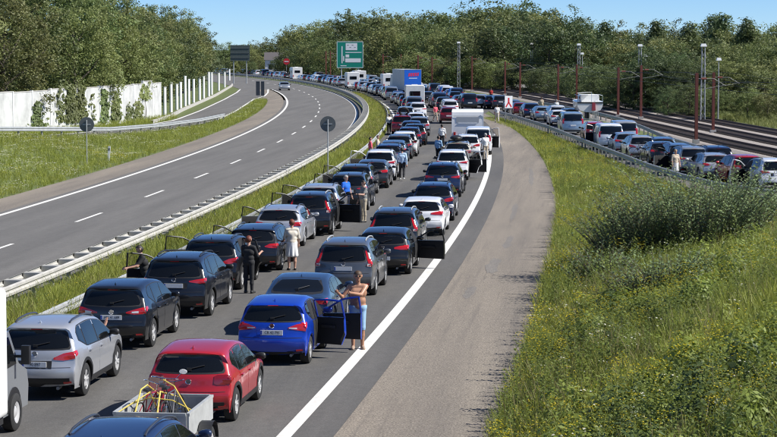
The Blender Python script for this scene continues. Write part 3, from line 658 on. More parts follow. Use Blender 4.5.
yp = clumpy(area(-2, 24, 30, 98, 9, bank_r), .5, .25); yf = clumpy(area(5, 18, 98, 222, 6, bank_r), .45, -.1)
yy_ = np.concatenate([yp, yf])
scatter('flowers', [blossoms(.62, 12, .07, .016), blossoms(.75, 16, .09, .016), blossoms(.5, 9, .06, .014)], yy_, rng.uniform(.75, 1.3, len(yy_)), M_yel, 'yellow wild flowers on the right bank')
scatter('weeds', [weed(.62, 8, .12), weed(.75, 10, .12)], yy_, rng.uniform(.75, 1.3, len(yy_)), M_weed, 'flower stems on the right bank')
wp2 = clumpy(area(-2, 24, 24, 98, 1.6, bank_r), .8, .4)
scatter('flowers', [blossoms(.8, 7, .12, .02)], wp2, rng.uniform(.7, 1.2, len(wp2)), M_whf, 'white wild flowers on the right bank')
edge_r = lambda x, y: (x > np.interp(y, BR_Y, BR_X) - 1.9) & (x < np.interp(y, BR_Y, BR_X) + .1) & inview(x, y)
e1_ = area(8, 20, 96, 222, 22, edge_r)
scatter('grass', [tuft(7, .20, .3, .022) for _ in range(4)], e1_, rng.uniform(.6, 1.2, len(e1_)), M_grass, 'short grass at the foot of the slip road rail')
med = lambda x, y: (O(x, y) > -.25) & (O(x, y) < 1.85) & inview(x, y)
mn = area(-14, 2, 38, 140, 42, med); mf = area(-12, 0, 140, 330, 30, med)
scatter('grass', T_g, mn, rng.uniform(.7, 1.6, len(mn)), M_grass, 'tall grass in the median strip')
scatter('grass', T_gf, mf, rng.uniform(.6, 1.2, len(mf)), M_grass, 'tall grass in the far median strip')
my = clumpy(np.concatenate([area(-14, 2, 38, 140, 8, med), area(-12, 0, 140, 330, 6, med)]), .7, .2)
scatter('weeds', WD[:3], my, rng.uniform(.5, 1.0, len(my)), M_weed, 'leafy weeds in the median strip')
scatter('flowers', [blossoms(.5, 9, .08, .016)], my[::2], rng.uniform(.7, 1.2, len(my[::2])), M_yel, 'yellow flowers in the median strip')
md = clumpy(np.concatenate([area(-14, 2, 38, 140, 6, med), area(-12, 0, 140, 330, 6, med)]), .5, .1)
scatter('grass', [tuft(6, .65, .2, .014) for _ in range(3)], md, rng.uniform(.6, 1.2, len(md)), M_grassd, 'dry grass in the median strip')
left = lambda x, y: (O(x, y) < -12.85) & (x > railx(y) - .6) & inview(x, y)
ln = area(-30, -12, 76, 170, 13, left); lf = area(-24, -12, 170, 298, 9, left)
T_s = [tuft(8, .30, .38, .028) for _ in range(5)]
scatter('grass', T_s, np.concatenate([ln, lf]), rng.uniform(.6, 1.4, len(ln) + len(lf)), M_grass, 'meadow grass on the left bank')
lw = clumpy(np.concatenate([area(-30, -12, 76, 170, 3, left), area(-24, -12, 170, 298, 2, left)]), .5, .1)
scatter('flowers', [blossoms(.36, 8, .16, .028), blossoms(.3, 5, .12, .028)], lw, rng.uniform(.7, 1.3, len(lw)), M_whf, 'white flowers in the left meadow')
ly = clumpy(area(-30, -12, 76, 150, 1.6, left), .35, .9)
scatter('flowers', [blossoms(.34, 9, .14, .026)], ly, rng.uniform(.7, 1.3, len(ly)), M_yel, 'yellow flowers in the left meadow')
ld = clumpy(np.concatenate([area(-30, -12, 76, 170, 3, left), area(-24, -12, 170, 298, 2, left)]), .4, .3)
scatter('weeds', WD[:3], ld, rng.uniform(.35, .7, len(ld)), M_weed, 'leafy weeds in the left meadow')
wa = lambda x, y: (x > np.interp(y, WALL_Y, WALL_X) + .2) & (x < railx(y) - np.interp(y, [140, 180, 212, 300], [6.5, 6.4, 5.7, 5.6])) & (y < 224)
w1 = area(-40, -20, 140, 224, 8, wa); scatter('grass', T_s, w1, rng.uniform(.8, 1.6, len(w1)), M_grass, 'grass at the foot of the white wall')
rr = lambda x, y: (x > np.interp(y, TA_Y, TA_X) + 10.4) & inview(x, y)
r1 = area(28, 60, 150, 260, 5, rr); r2 = area(10, 50, 262, 420, 1.5, rr)
scatter('grass', T_gf, np.concatenate([r1, r2]), rng.uniform(.8, 1.8, len(r1) + len(r2)), mat('grass_pale', (.22, .235, .065), .6, var=.3, vscale=.3, trans=.3), 'pale meadow grass beyond the railway tracks')
# leafy mounds that break up the bank
def mound(n, r, h, lw):
    V = []
    for _ in range(n):
        d = rand_dirs(1)[0]; d[2] = abs(d[2]); k = random.uniform(.55, 1.0); c = np.array([d[0]*r, d[1]*r, d[2]*h])*k
        u = rand_dirs(1)[0]; w = np.cross(u, d + .2); w /= np.linalg.norm(w) + 1e-9; u = np.cross(w, d); s = lw*random.uniform(.6, 1.3)
        V += [c - u*s, c + w*s*.45, c - w*s*.45, c + w*s*.45, c + u*s, c - w*s*.45]
    return np.array(V)
M_mo = mat('mound_leaf', (.225, .275, .050), .55, var=.3, vscale=1.5, hue=.02, trans=.38); M_md = mat('mound_leaf_dark', (.085, .120, .036), .55, var=.3, vscale=1.5, hue=.02, trans=.3)
mo = clumpy(area(-2, 24, 24, 100, 1.1, lambda x, y: bank_r(x, y) & (O(x, y) > 15.3)), .45, -.1); mo2 = clumpy(area(5, 18, 100, 222, .45, lambda x, y: bank_r(x, y) & (O(x, y) > 15.0)), .3, .1)
mo3 = clumpy(area(-2, 16, 22, 66, 1.5, lambda x, y: bank_r(x, y) & (O(x, y) > 15.6)), .5, -.3); mo = np.concatenate([mo, mo2, mo3])
scatter('weeds', [mound(180, .42, .75, .055), mound(220, .50, .90, .054), mound(150, .36, .6, .056)], mo, rng.uniform(.6, 1.25, len(mo)), M_mo, 'bright leafy clumps of weeds on the right bank')
mk = clumpy(area(-2, 24, 24, 100, .9, lambda x, y: bank_r(x, y) & (O(x, y) > 15.8)), .5, .2)
scatter('weeds', [mound(220, .5, .85, .054), mound(260, .6, 1.0, .054)], mk, rng.uniform(.6, 1.3, len(mk)), M_md, 'dark leafy clumps of weeds on the right bank')
# tall silvery shrub and its companions
M_shl = mat('shrub_leaf', (.195, .255, .110), .36, spec=.7, var=.25, vscale=3, trans=.25); M_twig = mat('twig', (.09, .07, .05), .8)
def shrub(px, py, w, h, nb, label, leaf=.10, seed=1, lean=0.0):
    p = hit(px, py); rs = np.random.default_rng(seed); t = thing('leafy_shrub', label, 'shrub', p)
    tw = MB(); C = []; N = []; S = []
    for b in range(nb):
        a = rs.uniform(0, 6.283); rad = w*.5*math.sqrt(rs.uniform(.02, 1)); L_ = h*rs.uniform(.55, 1.08)*(1 - .35*(rad/(w*.5))**2)
        bx, by = rad*.72*math.cos(a), rad*.5*math.sin(a); out = rs.uniform(.15, .75)*L_; a2 = a + rs.normal(0, .5)
        zb = gz(p.x + bx, p.y + by) - p.z
        P_ = [Vector((bx + (math.cos(a2)*out + lean*L_)*k**1.6, by + math.sin(a2)*out*k**1.6, zb + L_*(k - .10*k*k))) for k in np.linspace(0, 1, 7)]
        tw.tube(P_, [.018*(1 - .8*k/6) for k in range(7)], 4, False)
        nl = int(L_/.055)
        for k in range(nl):
            f = .06 + .94*k/nl; q = f*6; i = min(5, int(q)); pt = P_[i].lerp(P_[i+1], q - i); an = k*2.4 + rs.uniform(-.4, .4)
            d = Vector((math.cos(an), math.sin(an), .55)).normalized()
            C.append(pt + d*leaf*.6); N.append((d.x*-.3 + rs.normal(0, .25), d.y*-.3 + rs.normal(0, .25), 1.0)); S.append((d, leaf*rs.uniform(.7, 1.2)*(1.1 - .45*f)))
    V = []; Fc = []
    for c, n_, (d, s) in zip(C, N, S):
        n_ = Vector(n_); u = d; wv = u.cross(n_).normalized()*s*.42; k = len(V)
        V += [c - u*s*.6, c + wv, c + u*s*.75, c - wv]; Fc.append((k, k+1, k+2, k+3))
    link('leaves', np_mesh('leaves', np.array([tuple(v) for v in V]), Fc, M_shl), t); tw.obj('branches', M_twig, t)
    return t
shrub(694, 258, 5.6, 3.5, 320, 'big silvery leafed shrub in front of the slip road rail', .12, 3, -.05)
shrub(638, 266, 3.6, 2.7, 180, 'middle sized shrub left of the biggest shrub', .11, 4, -.1)
shrub(662, 300, 3.0, 1.5, 150, 'low shrub on the slope below the biggest shrub', .10, 8, -.1)
shrub(603, 288, 2.2, 1.5, 100, 'small low shrub nearest the shoulder', .10, 5, -.1)
shrub(738, 244, 3.2, 2.6, 140, 'shrub at the right of the biggest shrub by the rail end', .11, 6, 0)
# ---------------------------------------------------------------- cars
BASE = {
 'hatch': (4.0, 1.48, [(.16, .24), (.04, .34), (0, .50), (.015, .64), (.07, .72), (.085, .90), (.13, .98), (.34, 1.30), (.25, 1.365), (.40, 1.415), (1.1, 1.48), (1.7, 1.475), (2.2, 1.40), (2.35, 1.35), (2.98, .98), (3.15, .93), (3.7, .82), (3.92, .70), (3.99, .55), (3.98, .38), (3.9, .24)]),
 'suv': (4.45, 1.62, [(.16, .28), (.04, .38), (0, .54), (.02, .70), (.07, .79), (.08, .98), (.12, 1.07), (.33, 1.44), (.22, 1.52), (.42, 1.58), (1.2, 1.62), (1.9, 1.615), (2.5, 1.54), (2.66, 1.49), (3.32, 1.09), (3.5, 1.05), (4.1, .95), (4.35, .80), (4.43, .64), (4.42, .44), (4.32, .28)]),
 'wagon': (4.75, 1.46, [(.16, .24), (.04, .34), (0, .50), (.02, .64), (.06, .73), (.09, .91), (.15, .99), (.50, 1.30), (.40, 1.36), (.58, 1.40), (1.5, 1.46), (2.2, 1.455), (2.7, 1.38), (2.85, 1.33), (3.5, .97), (3.7, .92), (4.35, .80), (4.65, .67), (4.74, .52), (4.72, .36), (4.64, .24)]),
 'sedan': (4.75, 1.43, [(.16, .24), (.04, .34), (0, .50), (.02, .66), (.05, .80), (.045, .98), (.10, 1.035), (.50, 1.05), (1.10, 1.32), (1.32, 1.385), (1.9, 1.43), (2.4, 1.41), (2.85, 1.31), (3.5, .96), (3.7, .91), (4.35, .79), (4.65, .66), (4.74, .52), (4.72, .36), (4.64, .24)]),
 'van': (4.9, 1.95, [(.12, .26), (.02, .36), (0, .55), (.015, .72), (.03, 1.0), (.05, 1.12), (.17, 1.74), (.11, 1.83), (.30, 1.90), (1.5, 1.95), (3.0, 1.93), (3.4, 1.85), (3.55, 1.78), (4.3, 1.15), (4.5, 1.05), (4.8, .9), (4.88, .7), (4.88, .45), (4.8, .26)]),
}
def chaikin(p, it=2):
    for _ in range(it):
        q = [p[0]]
        for a, b in zip(p[:-1], p[1:]): q += [(a[0]*.75 + b[0]*.25, a[1]*.75 + b[1]*.25), (a[0]*.25 + b[0]*.75, a[1]*.25 + b[1]*.75)]
        p = q + [p[-1]]
    return p
class Model: pass
def car_model(key, base, L, W, H, wb, fo, wr, lights, rear_win, plate, dlo, belt, clad=False, rails=False, rim='spoke', clear=None, wing=True, badge=None, lod=False, vert=False, fin=True, refl=True):
    """meshes of one kind of car, shared by all its copies; rear bumper at y=0, front at y=L"""
    L0, H0, pts = BASE[base]; sy_, sz = L/L0, H/H0
    pts = chaikin([(y*sy_, z*sz) for y, z in pts], 1 if lod else 2)
    d = np.concatenate([[0], np.cumsum([math.dist(a, b) for a, b in zip(pts[:-1], pts[1:])])]); N = 44 if lod else 92
    t = np.linspace(0, d[-1], N); oy = np.interp(t, d, [p[0] for p in pts]); oz = np.interp(t, d, [p[1] for p in pts])
    ty = np.gradient(oy); tz = np.gradient(oz); ln = np.hypot(ty, tz); ny, nz = -tz/ln, ty/ln          # outward normal
    def plan(y): return np.interp(y/L, [0, .02, .06, .16, .3, .75, .9, .97, 1], [.87, .915, .955, .99, 1, 1, .965, .90, .80])
    sc_z = np.array([.12, .22, .36, .48, .60, .66, .72, .86, 1.0]); sc_w = np.array([.93, .975, 1.0, .995, .975, .945, .905, .815, .715])
    if base == 'van': sc_w = np.array([.94, .98, 1.0, 1.0, .985, .965, .94, .88, .80])
    def wid(y, z): return W/2*plan(y)*np.interp(z/H, sc_z, sc_w)
    bow = .022 + .085*np.abs(ny)*np.where(oz > .62*H, .8, 1.0)
    ey, ez = oy - ny*bow, oz - nz*bow
    r0 = .085; NV = 9 if lod else 17; NU = 7 if lod else 13
    y0, y1 = .20*sy_, L - .22*sy_; zs = .15*H
    tau = .88*np.clip((ey - y0)/(y1 - y0), 0, 1) + .12*t/t[-1]; by = y0 + tau*(y1 - y0)
    vv = 1 - (1 - np.linspace(0, 1, NV))**1.25
    side = []
    for i in range(N):
        colm = []
        lenc = math.hypot(ey[i] - by[i], ez[i] - zs) + 1e-6
        for v in vv:
            y = by[i] + (ey[i] - by[i])*v; z = zs + (ez[i] - zs)*v; dd = min(1.0, (1 - v)*lenc/r0)
            x = float(wid(y, z)) - r0*.8*(1 - math.sqrt(max(0, 1 - (1 - dd)**2)))
            # waist crease and lower tuck
            x += .012*math.exp(-((z - .58*H)/.03)**2) - .012*math.exp(-((z - .33*H)/.06)**2)*(.2*L < y < .8*L)
            colm.append([x, y, z])
        side.append(colm)
    side = np.array(side)
    wheels = [(L - fo, wr), (L - fo - wb, wr)]
    R_a = wr + (.075 if base in ('suv', 'van') else .06)
    cut = np.zeros(side.shape[:2], bool)
    for yc, zc in wheels:
        dy_, dz_ = side[:, :, 1] - yc, side[:, :, 2] - zc; rr_ = np.hypot(dy_, dz_); k = (rr_ < R_a); cut |= k
        f_ = np.where(k, R_a/np.maximum(rr_, 1e-4), 1.0); side[:, :, 1] = yc + dy_*f_; side[:, :, 2] = zc + dz_*f_
    mb = MB(); nside = N*NV
    V = []; Fc = []
    for s in (1, -1):
        k0 = len(V); V += [(s*p[0], p[1], p[2]) for c in side for p in c]
        for i in range(N - 1):
            for j in range(NV - 1):
                if cut[i, j] and cut[i+1, j] and cut[i, j+1] and cut[i+1, j+1]: continue
                a = k0 + i*NV + j; q = (a, a+NV, a+NV+1, a+1); Fc.append(q if s > 0 else q[::-1])
    k0 = len(V)
    for i in range(N):
        xe = side[i, NV-1, 0]
        for u in np.linspace(-1, 1, NU):
            w = 1 - abs(u)**2.2
            V.append((xe*u, ey[i] + (oy[i] - ey[i])*w, ez[i] + (oz[i] - ez[i])*w))
    for i in range(N - 1):
        for j in range(NU - 1): a = k0 + i*NU + j; Fc.append((a, a+1, a+NU+1, a+NU))
    mb.add(V, Fc); me = bpy.data.meshes.new('body'); me.from_pydata(mb.v, [], mb.f); me.materials.append(P['silver'])
    bm = bmesh.new(); bm.from_mesh(me); bmesh.ops.remove_doubles(bm, verts=bm.verts, dist=.0015); bmesh.ops.recalc_face_normals(bm, faces=bm.faces)
    bm.to_mesh(me); bvh = BVHTree.FromBMesh(bm); bm.free()
    me.polygons.foreach_set('use_smooth', [True]*len(me.polygons)); me.set_sharp_from_angle(angle=R_(38)); me.update()
    M = Model(); M.L, M.W, M.H, M.base, M.key, M.wheels, M.wr = L, W, H, base, key, wheels, wr; M.parts = []; M.lod = lod
    def cast(view, a, z):
        if view == 'rear': o_, d_ = Vector((a, -1.5, z)), Vector((0, 1, 0))
        elif view == 'front': o_, d_ = Vector((a, L + 1.5, z)), Vector((0, -1, 0))
        else: o_, d_ = Vector((2.5*view, a, z)), Vector((-view, 0, 0))
        h = bvh.ray_cast(o_, d_)
        if h[0] is None or (view in ('rear', 'front') and abs(h[1].y) < .12): h = bvh.find_nearest(o_ + d_*(1.5 if view in ('rear', 'front') else 2.5 - W*.45))
        if view in (1, -1) and abs(h[0].x) < .36*W*(.8 if z > .7*H else 1): h = bvh.find_nearest(Vector((view*W*.47, a, z)))
        nrm = h[1]
        if nrm.dot(d_) > 0: nrm = -nrm
        return h[0], nrm
    def patch(mb, view, keys, o_=.006, nu=8, nv=4, mi=0, back=.012):
        """a thin shell that follows the body: keys are (u, z_low, z_high)"""
        if lod: nu = max(3, nu//2); nv = max(2, nv//2)
        us = sorted(set([k[0] for k in keys] + list(np.linspace(keys[0][0], keys[-1][0], nu)))); us = [u for i, u in enumerate(us) if i == 0 or u - us[i-1] > 1e-4]
        zb = np.interp(us, [k[0] for k in keys], [k[1] for k in keys]); zt = np.interp(us, [k[0] for k in keys], [k[2] for k in keys])
        G = []; B = []
        for u, a, b in zip(us, zb, zt):
            row = []; rb = []
            for v in np.linspace(0, 1, nv + 1):
                p, n_ = cast(view, float(u), float(a + (b - a)*v)); row.append(p + n_*o_); rb.append(p - n_*back)
            G.append(row); B.append(rb)
        k = len(mb.v); mb.grid(G, mi)
        # skirt down to the body
        nu_, nv_ = len(G), len(G[0]); ring = [(i, 0) for i in range(nu_)] + [(nu_-1, j) for j in range(1, nv_)] + [(i, nv_-1) for i in range(nu_-2, -1, -1)] + [(0, j) for j in range(nv_-2, 0, -1)]
        vs_ = [G[i][j] for i, j in ring] + [B[i][j] for i, j in ring]; n_ = len(ring)
        mb.add(vs_, [(i, (i+1) % n_, (i+1) % n_ + n_, i + n_) for i in range(n_)], mi)
    def part(name, mb, mats, smooth=40, sub=None, paintable=False, parent=None, tagk=None):
        M.parts.append(dict(name=name, mesh=mb.mesh(name, mats, smooth), paint=paintable, parent=parent, tagk=tagk)); return len(M.parts) - 1
    M.parts.append(dict(name='body', mesh=me, paint=True, parent=None, tagk=None))
    # glass
    zb, zt, xb, xt = rear_win
    def rearkeys(e, zb=zb, zt=zt, xb=xb, xt=xt):
        zb, zt, xb, xt = zb - e, zt + e, xb + e, xt + e; c = .05
        return [(-xb, zb + .03, zb + .05), (-xb + .02, zb, zb + .10), (-xt, zb - .008, zt - c), (-xt + c, zb - .012, zt - .008), (0, zb - .022, zt + .012), (xt - c, zb - .012, zt - .008), (xt, zb - .008, zt - c), (xb - .02, zb, zb + .10), (xb, zb + .03, zb + .05)]
    mb = MB(); patch(mb, 'rear', rearkeys(0), .008, 14, 6); rw = part('rear_window', mb, M_glass, 60)
    if not lod:
        mb = MB(); patch(mb, 'rear', rearkeys(.035), .003, 14, 6); part('window_seal', mb, M_black, 60)
        mb = MB(); q0, n0 = cast('rear', 0, zb + .03); q1, _ = cast('rear', .30, zb + .10); mb.tube([q0 + n0*.03, q1 + n0*.03], .011, 5); mb.box(tuple(q0 + n0*.02), (.09, .05, .05)); part('rear_wiper', mb, M_black)
    topz = lambda y: float(np.interp(y, *zip(*sorted([(a, b) for a, b in zip(ey, ez) if b > .62*H]))))
    yA, yB, cuts, kick = dlo
    def dkey(y, e=0):
        z0 = belt[0] + (belt[1] - belt[0])*(y - yA)/(yB - yA); 
        if y < yA + kick[0]: z0 += kick[1]*(1 - (y - yA)/kick[0])
        z1 = topz(y) - (.085 if base != 'van' else .12)*1.0
        zr = topz(yA) - .12 - .0
        if y < yA + .22 and base not in ('van',): z1 -= .10*(1 - (y - yA)/.22)**2
        return (y, z0 - e, max(z0 + .012, z1 + e))
    ends = [yA] + list(cuts) + [yB]
    # windscreen and front lamps
    mb = MB(); zw0, zw1 = (.70*H, .90*H); patch(mb, 'front', [(-W*.40, zw0 + .03, zw0 + .06), (-W*.36, zw0, zw1 - .08), (-W*.31, zw0, zw1), (0, zw0 - .02, zw1 + .015), (W*.31, zw0, zw1), (W*.36, zw0, zw1 - .08), (W*.40, zw0 + .03, zw0 + .06)], .008, 10, 5); part('windscreen', mb, M_glass, 60)
    mb = MB()
    for s in (-1, 1): patch(mb, 'front', [tuple(q) for q in sorted([(s*W*.27, .46*H, .50*H), (s*W*.36, .45*H, .53*H), (s*W*.43, .47*H, .54*H)])], .01, 4, 3)
    part('headlights', mb, M_lens) if lod else None
    if not lod:
        for s in (-1, 1):
            mb = MB(); patch(mb, 'front', [tuple(q) for q in sorted([(s*W*.27, .46*H, .50*H), (s*W*.36, .45*H, .53*H), (s*W*.43, .47*H, .54*H)])], .01, 4, 3); part('headlight', mb, M_lens)
        mb = MB(); patch(mb, 'front', [(-W*.24, .36*H, .50*H), (W*.24, .36*H, .50*H)], .006, 8, 3); patch(mb, 'front', [(-W*.36, .19*H, .29*H), (W*.36, .19*H, .29*H)], .008, 8, 3); part('grille', mb, M_black)
    # side glass, doors
    for s in (1, -1):
        for i in range(len(ends) - 1):
            a, b = ends[i] + (.035 if i else 0), ends[i+1] - (.035 if i < len(ends) - 2 else 0)
            ks = [dkey(y) for y in np.linspace(a, b, 9)]
            mb = MB(); patch(mb, s, ks, .006, 9, 4); part('side_window', mb, M_glass, 50, tagk=('w', s, i))
        if not lod:
            mb = MB(); patch(mb, s, [dkey(y, .022) for y in np.linspace(yA - .01, yB + .01, 24)], .0025, 24, 3); part('window_trim', mb, M_black, 50, tagk=('t', s, 0))
            nd = len(cuts)
            dl = list(ends[-3:]) if nd >= 2 else list(ends[-2:])
            ycR = wheels[1][0]
            for i in range(len(dl) - 1):
                a, b = dl[i] + .012, dl[i+1] - .012
                if i == len(dl) - 2: b = min(dl[i+1] - .02, wheels[0][0] - R_a - .05)
                ks = []
                for y in np.linspace(a, b, 12):
                    zl = zs + .09
                    rr2 = (R_a + .05)**2 - (y - ycR)**2
                    if rr2 > 0: zl = max(zl, wr + math.sqrt(rr2))
                    zt_ = belt[0] + (belt[1] - belt[0])*(y - yA)/(yB - yA) - .035
                    ks.append((y, min(zl, zt_ - .03), zt_))
                mb = MB(); patch(mb, s, ks, .005, 14, 8, back=.02); dn = part('door', mb, P['silver'], 35, paintable=True, tagk=('d', s, i))
                yh = a + .16; zh = ks[2][2] - .075; pp, nn = cast(s, yh, zh); mb = MB(); mb.box((pp.x + s*.022, yh, zh), (.03, .19, .028)); part('handle', mb, P['silver'], paintable=True, parent=dn, tagk=('d', s, i))
            if clad:
                mb = MB(); patch(mb, s, [(wheels[1][0] + R_a + .01, zs + .0, zs + .13), (wheels[0][0] - R_a - .01, zs + .0, zs + .13)], .012, 12, 2); part('sill_trim', mb, M_black)
        for yc, zc in wheels:
            if lod: continue
            mb = MB(); g = []
            for an in np.linspace(-.15, math.pi + .15, 22):
                y_, z_ = yc + math.cos(an), zc + math.sin(an); row = []
                for rr2, o_ in ((R_a - .012, -.03), (R_a - .012, .012), (R_a + (.055 if clad else .02), .012), (R_a + (.055 if clad else .02), -.004)):
                    yy3, zz3 = yc + rr2*math.cos(an), zc + rr2*math.sin(an); row.append((s*(float(wid(yy3, zz3)) + o_), yy3, zz3))
                g.append(row)
            mb.grid(g); part('wheel_arch', mb, M_black if clad else P['silver'], 40, paintable=not clad)
        # mirror
        ym = yB - .14; zm = belt[1] + .07; xm = float(wid(ym, zm)); mb = MB(); g = []
        for k_, (px_, sc) in enumerate([(0, .45), (.05, .8), (.12, 1), (.18, .95), (.215, .6), (.22, .1)]):
            g.append([(s*(xm + .03 + px_), ym + .055*sc*math.cos(q) - .02*px_*4, zm + .02 + .075*sc*math.sin(q)) for q in np.linspace(0, 2*math.pi, 10, endpoint=False)])
        mb.grid(g, closed=True); mb.box((s*(xm + .02), ym + .02, zm - .03), (.12, .05, .03)); part('mirror', mb, M_black if (clad or lod) else P['silver'], 60, paintable=not clad and not lod)
    # tail lights
    for s in (1, -1):
        mb = MB()
        for ks in lights['rear']: patch(mb, 'rear', sorted([(s*x, a, b) for x, a, b in ks]), .010, 7, 4)
        for ks in lights['side']: patch(mb, s, ks, .010, 5, 4)
        tl = part('tail_light', mb, M_redd if key == 'round_hatch' else M_red, 50)
        if clear and not lod:
            mb = MB()
            for ks in clear: patch(mb, 'rear', sorted([(s*x, a, b) for x, a, b in ks]), .0135, 4, 3)
            part('clear_lens', mb, M_lens, 50, parent=tl)
        if not lod and refl:
            mb = MB(); patch(mb, 'rear', sorted([(s*W*.33, .225*H, .25*H), (s*W*.42, .23*H, .255*H)]), .010, 3, 2); part('reflector', mb, M_red)
    # plate
    pz, pw = plate; pp, nn = cast('rear', 0, pz); mb = MB(); mb.box((0, pp.y - .014, pz), (.52, .02, .115)); pl = part('number_plate', mb, M_plate); M.plate = (pp.y - .025, pz, pl)
    if not lod:
        mb = MB(); mb.box((-.238, pp.y - .0265, pz), (.038, .004, .105)); part('plate_strip', mb, M_plateb, parent=pl)
        mb = MB(); patch(mb, 'rear', [(-W*.20, pz - .085, pz + .075), (W*.20, pz - .085, pz + .075)], .003, 6, 3); part('plate_recess', mb, M_black if clad else P['silver'], paintable=not clad)
        if badge:
            q, n_ = cast('rear', 0, badge); mb = MB(); mb.add([tuple(q + n_*.012 + Vector((.05*math.cos(a), 0, .045*math.sin(a)))) for a in np.linspace(0, 2*math.pi, 14, endpoint=False)], [tuple(range(14))]); mb.tube([tuple(q + n_*.014 + Vector((.055*math.cos(a), 0, .05*math.sin(a)))) for a in np.linspace(0, 2*math.pi, 15)], .008, 5, False); part('badge', mb, M_chrome)
    # lower bumper, spoiler, underbody
    mb = MB(); zlo, zhi = (.175*H, .30*H) if clad else (.165*H, .215*H)
    patch(mb, 'rear', [(-W*.40, zlo + .03, zhi), (-W*.33, zlo, zhi), (W*.33, zlo, zhi), (W*.40, zlo + .03, zhi)], .010, 10, 3); part('bumper_trim', mb, M_black)
    if not lod:
        mb = MB(); q, _ = cast('rear', W*.24, .17*H); mb.tube([(W*.26, q.y + .25, .165*H), (W*.26, q.y + .03, .16*H)], .035, 9); part('exhaust', mb, M_post)
        mb = MB(); seam = rear_win[0] - .055
        patch(mb, 'rear', [(-W*.41, .432*H, .438*H), (W*.41, .432*H, .438*H)], .0045, 14, 1); part('tailgate_gap', mb, M_black)
        if wing and base in ('hatch', 'suv', 'wagon'):
            mb = MB(); zt2 = rear_win[1]; patch(mb, 'rear', [(-.12, zt2 + .045, zt2 + .06), (.12, zt2 + .045, zt2 + .06)], .008, 3, 1); part('brake_light', mb, M_red)
    mb = MB(); mb.box((0, L/2, .20*H + .17), (W*.80, L*.90, .40)); part('underbody', mb, M_dark)
    if fin and not lod:
        yf = .62 if base != 'sedan' else 1.5; q = bvh.ray_cast(Vector((0, yf, 3)), Vector((0, 0, -1)))[0]; mb = MB(); mb.add([(0 - .02, yf - .09, q.z - .01), (.02, yf - .09, q.z - .01), (0, yf + .09, q.z - .01), (0, yf - .08, q.z + .062)], [(0, 1, 3), (1, 2, 3), (2, 0, 3)]); part('antenna', mb, P['silver'], paintable=True)
    if rails and not lod:
        for s in (1, -1):
            pts_ = []
            for y in np.linspace(yA + .10, yB - .55, 12):
                xr = float(wid(y, topz(y) - .03))*.86; h = bvh.ray_cast(Vector((s*xr, y, 3)), Vector((0, 0, -1)))[0]; e_ = min(1, min(y - yA - .10, yB - .55 - y)/.18 + .05); pts_.append((s*xr, y, h.z + .045*e_))
            mb = MB().tube(pts_, .02, 6); part('roof_rail', mb, M_black if key == 'large_suv' else M_rimd if key != 'tall_lamp_suv' else M_zinc)
    # wheels
    tw = .22; mb = MB().lathe_x([(-tw/2, wr*.62), (-tw/2, wr*.90), (-tw*.42, wr*.985), (-tw*.2, wr), (tw*.2, wr), (tw*.42, wr*.985), (tw/2, wr*.90), (tw/2, wr*.62)], 14 if lod else 30)
    M.tyre = mb.mesh('wheel', M_tyre, 45)
    mb = MB(); n5 = 5
    if lod: mb.add([(tw*.40, wr*.66*math.cos(q), wr*.66*math.sin(q)) for q in np.linspace(0, 2*math.pi, 14, endpoint=False)], [tuple(range(14))])
    else:
        mb.lathe_x([(tw*.30, wr*.60), (tw*.46, wr*.66), (tw*.46, wr*.60), (tw*.2, wr*.585), (-tw*.2, wr*.58)], 30)
        for k in range(n5):
            for da in (-.16, .16):
                a = 2*math.pi*k/n5 + .3; b = a + da; mb.add([(tw*.40, wr*.10*math.cos(a + 1.2), wr*.10*math.sin(a + 1.2)), (tw*.40, wr*.10*math.cos(a - 1.2), wr*.10*math.sin(a - 1.2)), (tw*.43, wr*.61*math.cos(b - .09), wr*.61*math.sin(b - .09)), (tw*.43, wr*.61*math.cos(b + .09), wr*.61*math.sin(b + .09))], [(0, 1, 2, 3)])
        mb.lathe_x([(tw*.30, wr*.17), (tw*.44, wr*.15), (tw*.46, .001)], 14)
        mb.add([(tw*.12, wr*.59*math.cos(q), wr*.59*math.sin(q)) for q in np.linspace(0, 2*math.pi, 24, endpoint=False)], [tuple(range(24))], 1)
    M.rim = mb.mesh('rim', [M_rimd if rim == 'dark' else M_rim, M_dark], 45)
    # reference point: top of the rear window / spoiler edge
    k = int(np.argmin(np.abs(oz[:int(N*.45)] - (zt + .045)))); M.ref = (float(oy[k]), zt + .045) if base != 'sedan' else (1.15*sy_, 1.335*sz)
    M.wid = wid; M.topz = topz; M.belt = belt; M.dl = None; M.zs = zs; M.dlo = dlo; M.dkey = dkey; M.cast = cast; M.ends = ends; M.R_a = R_a
    return M

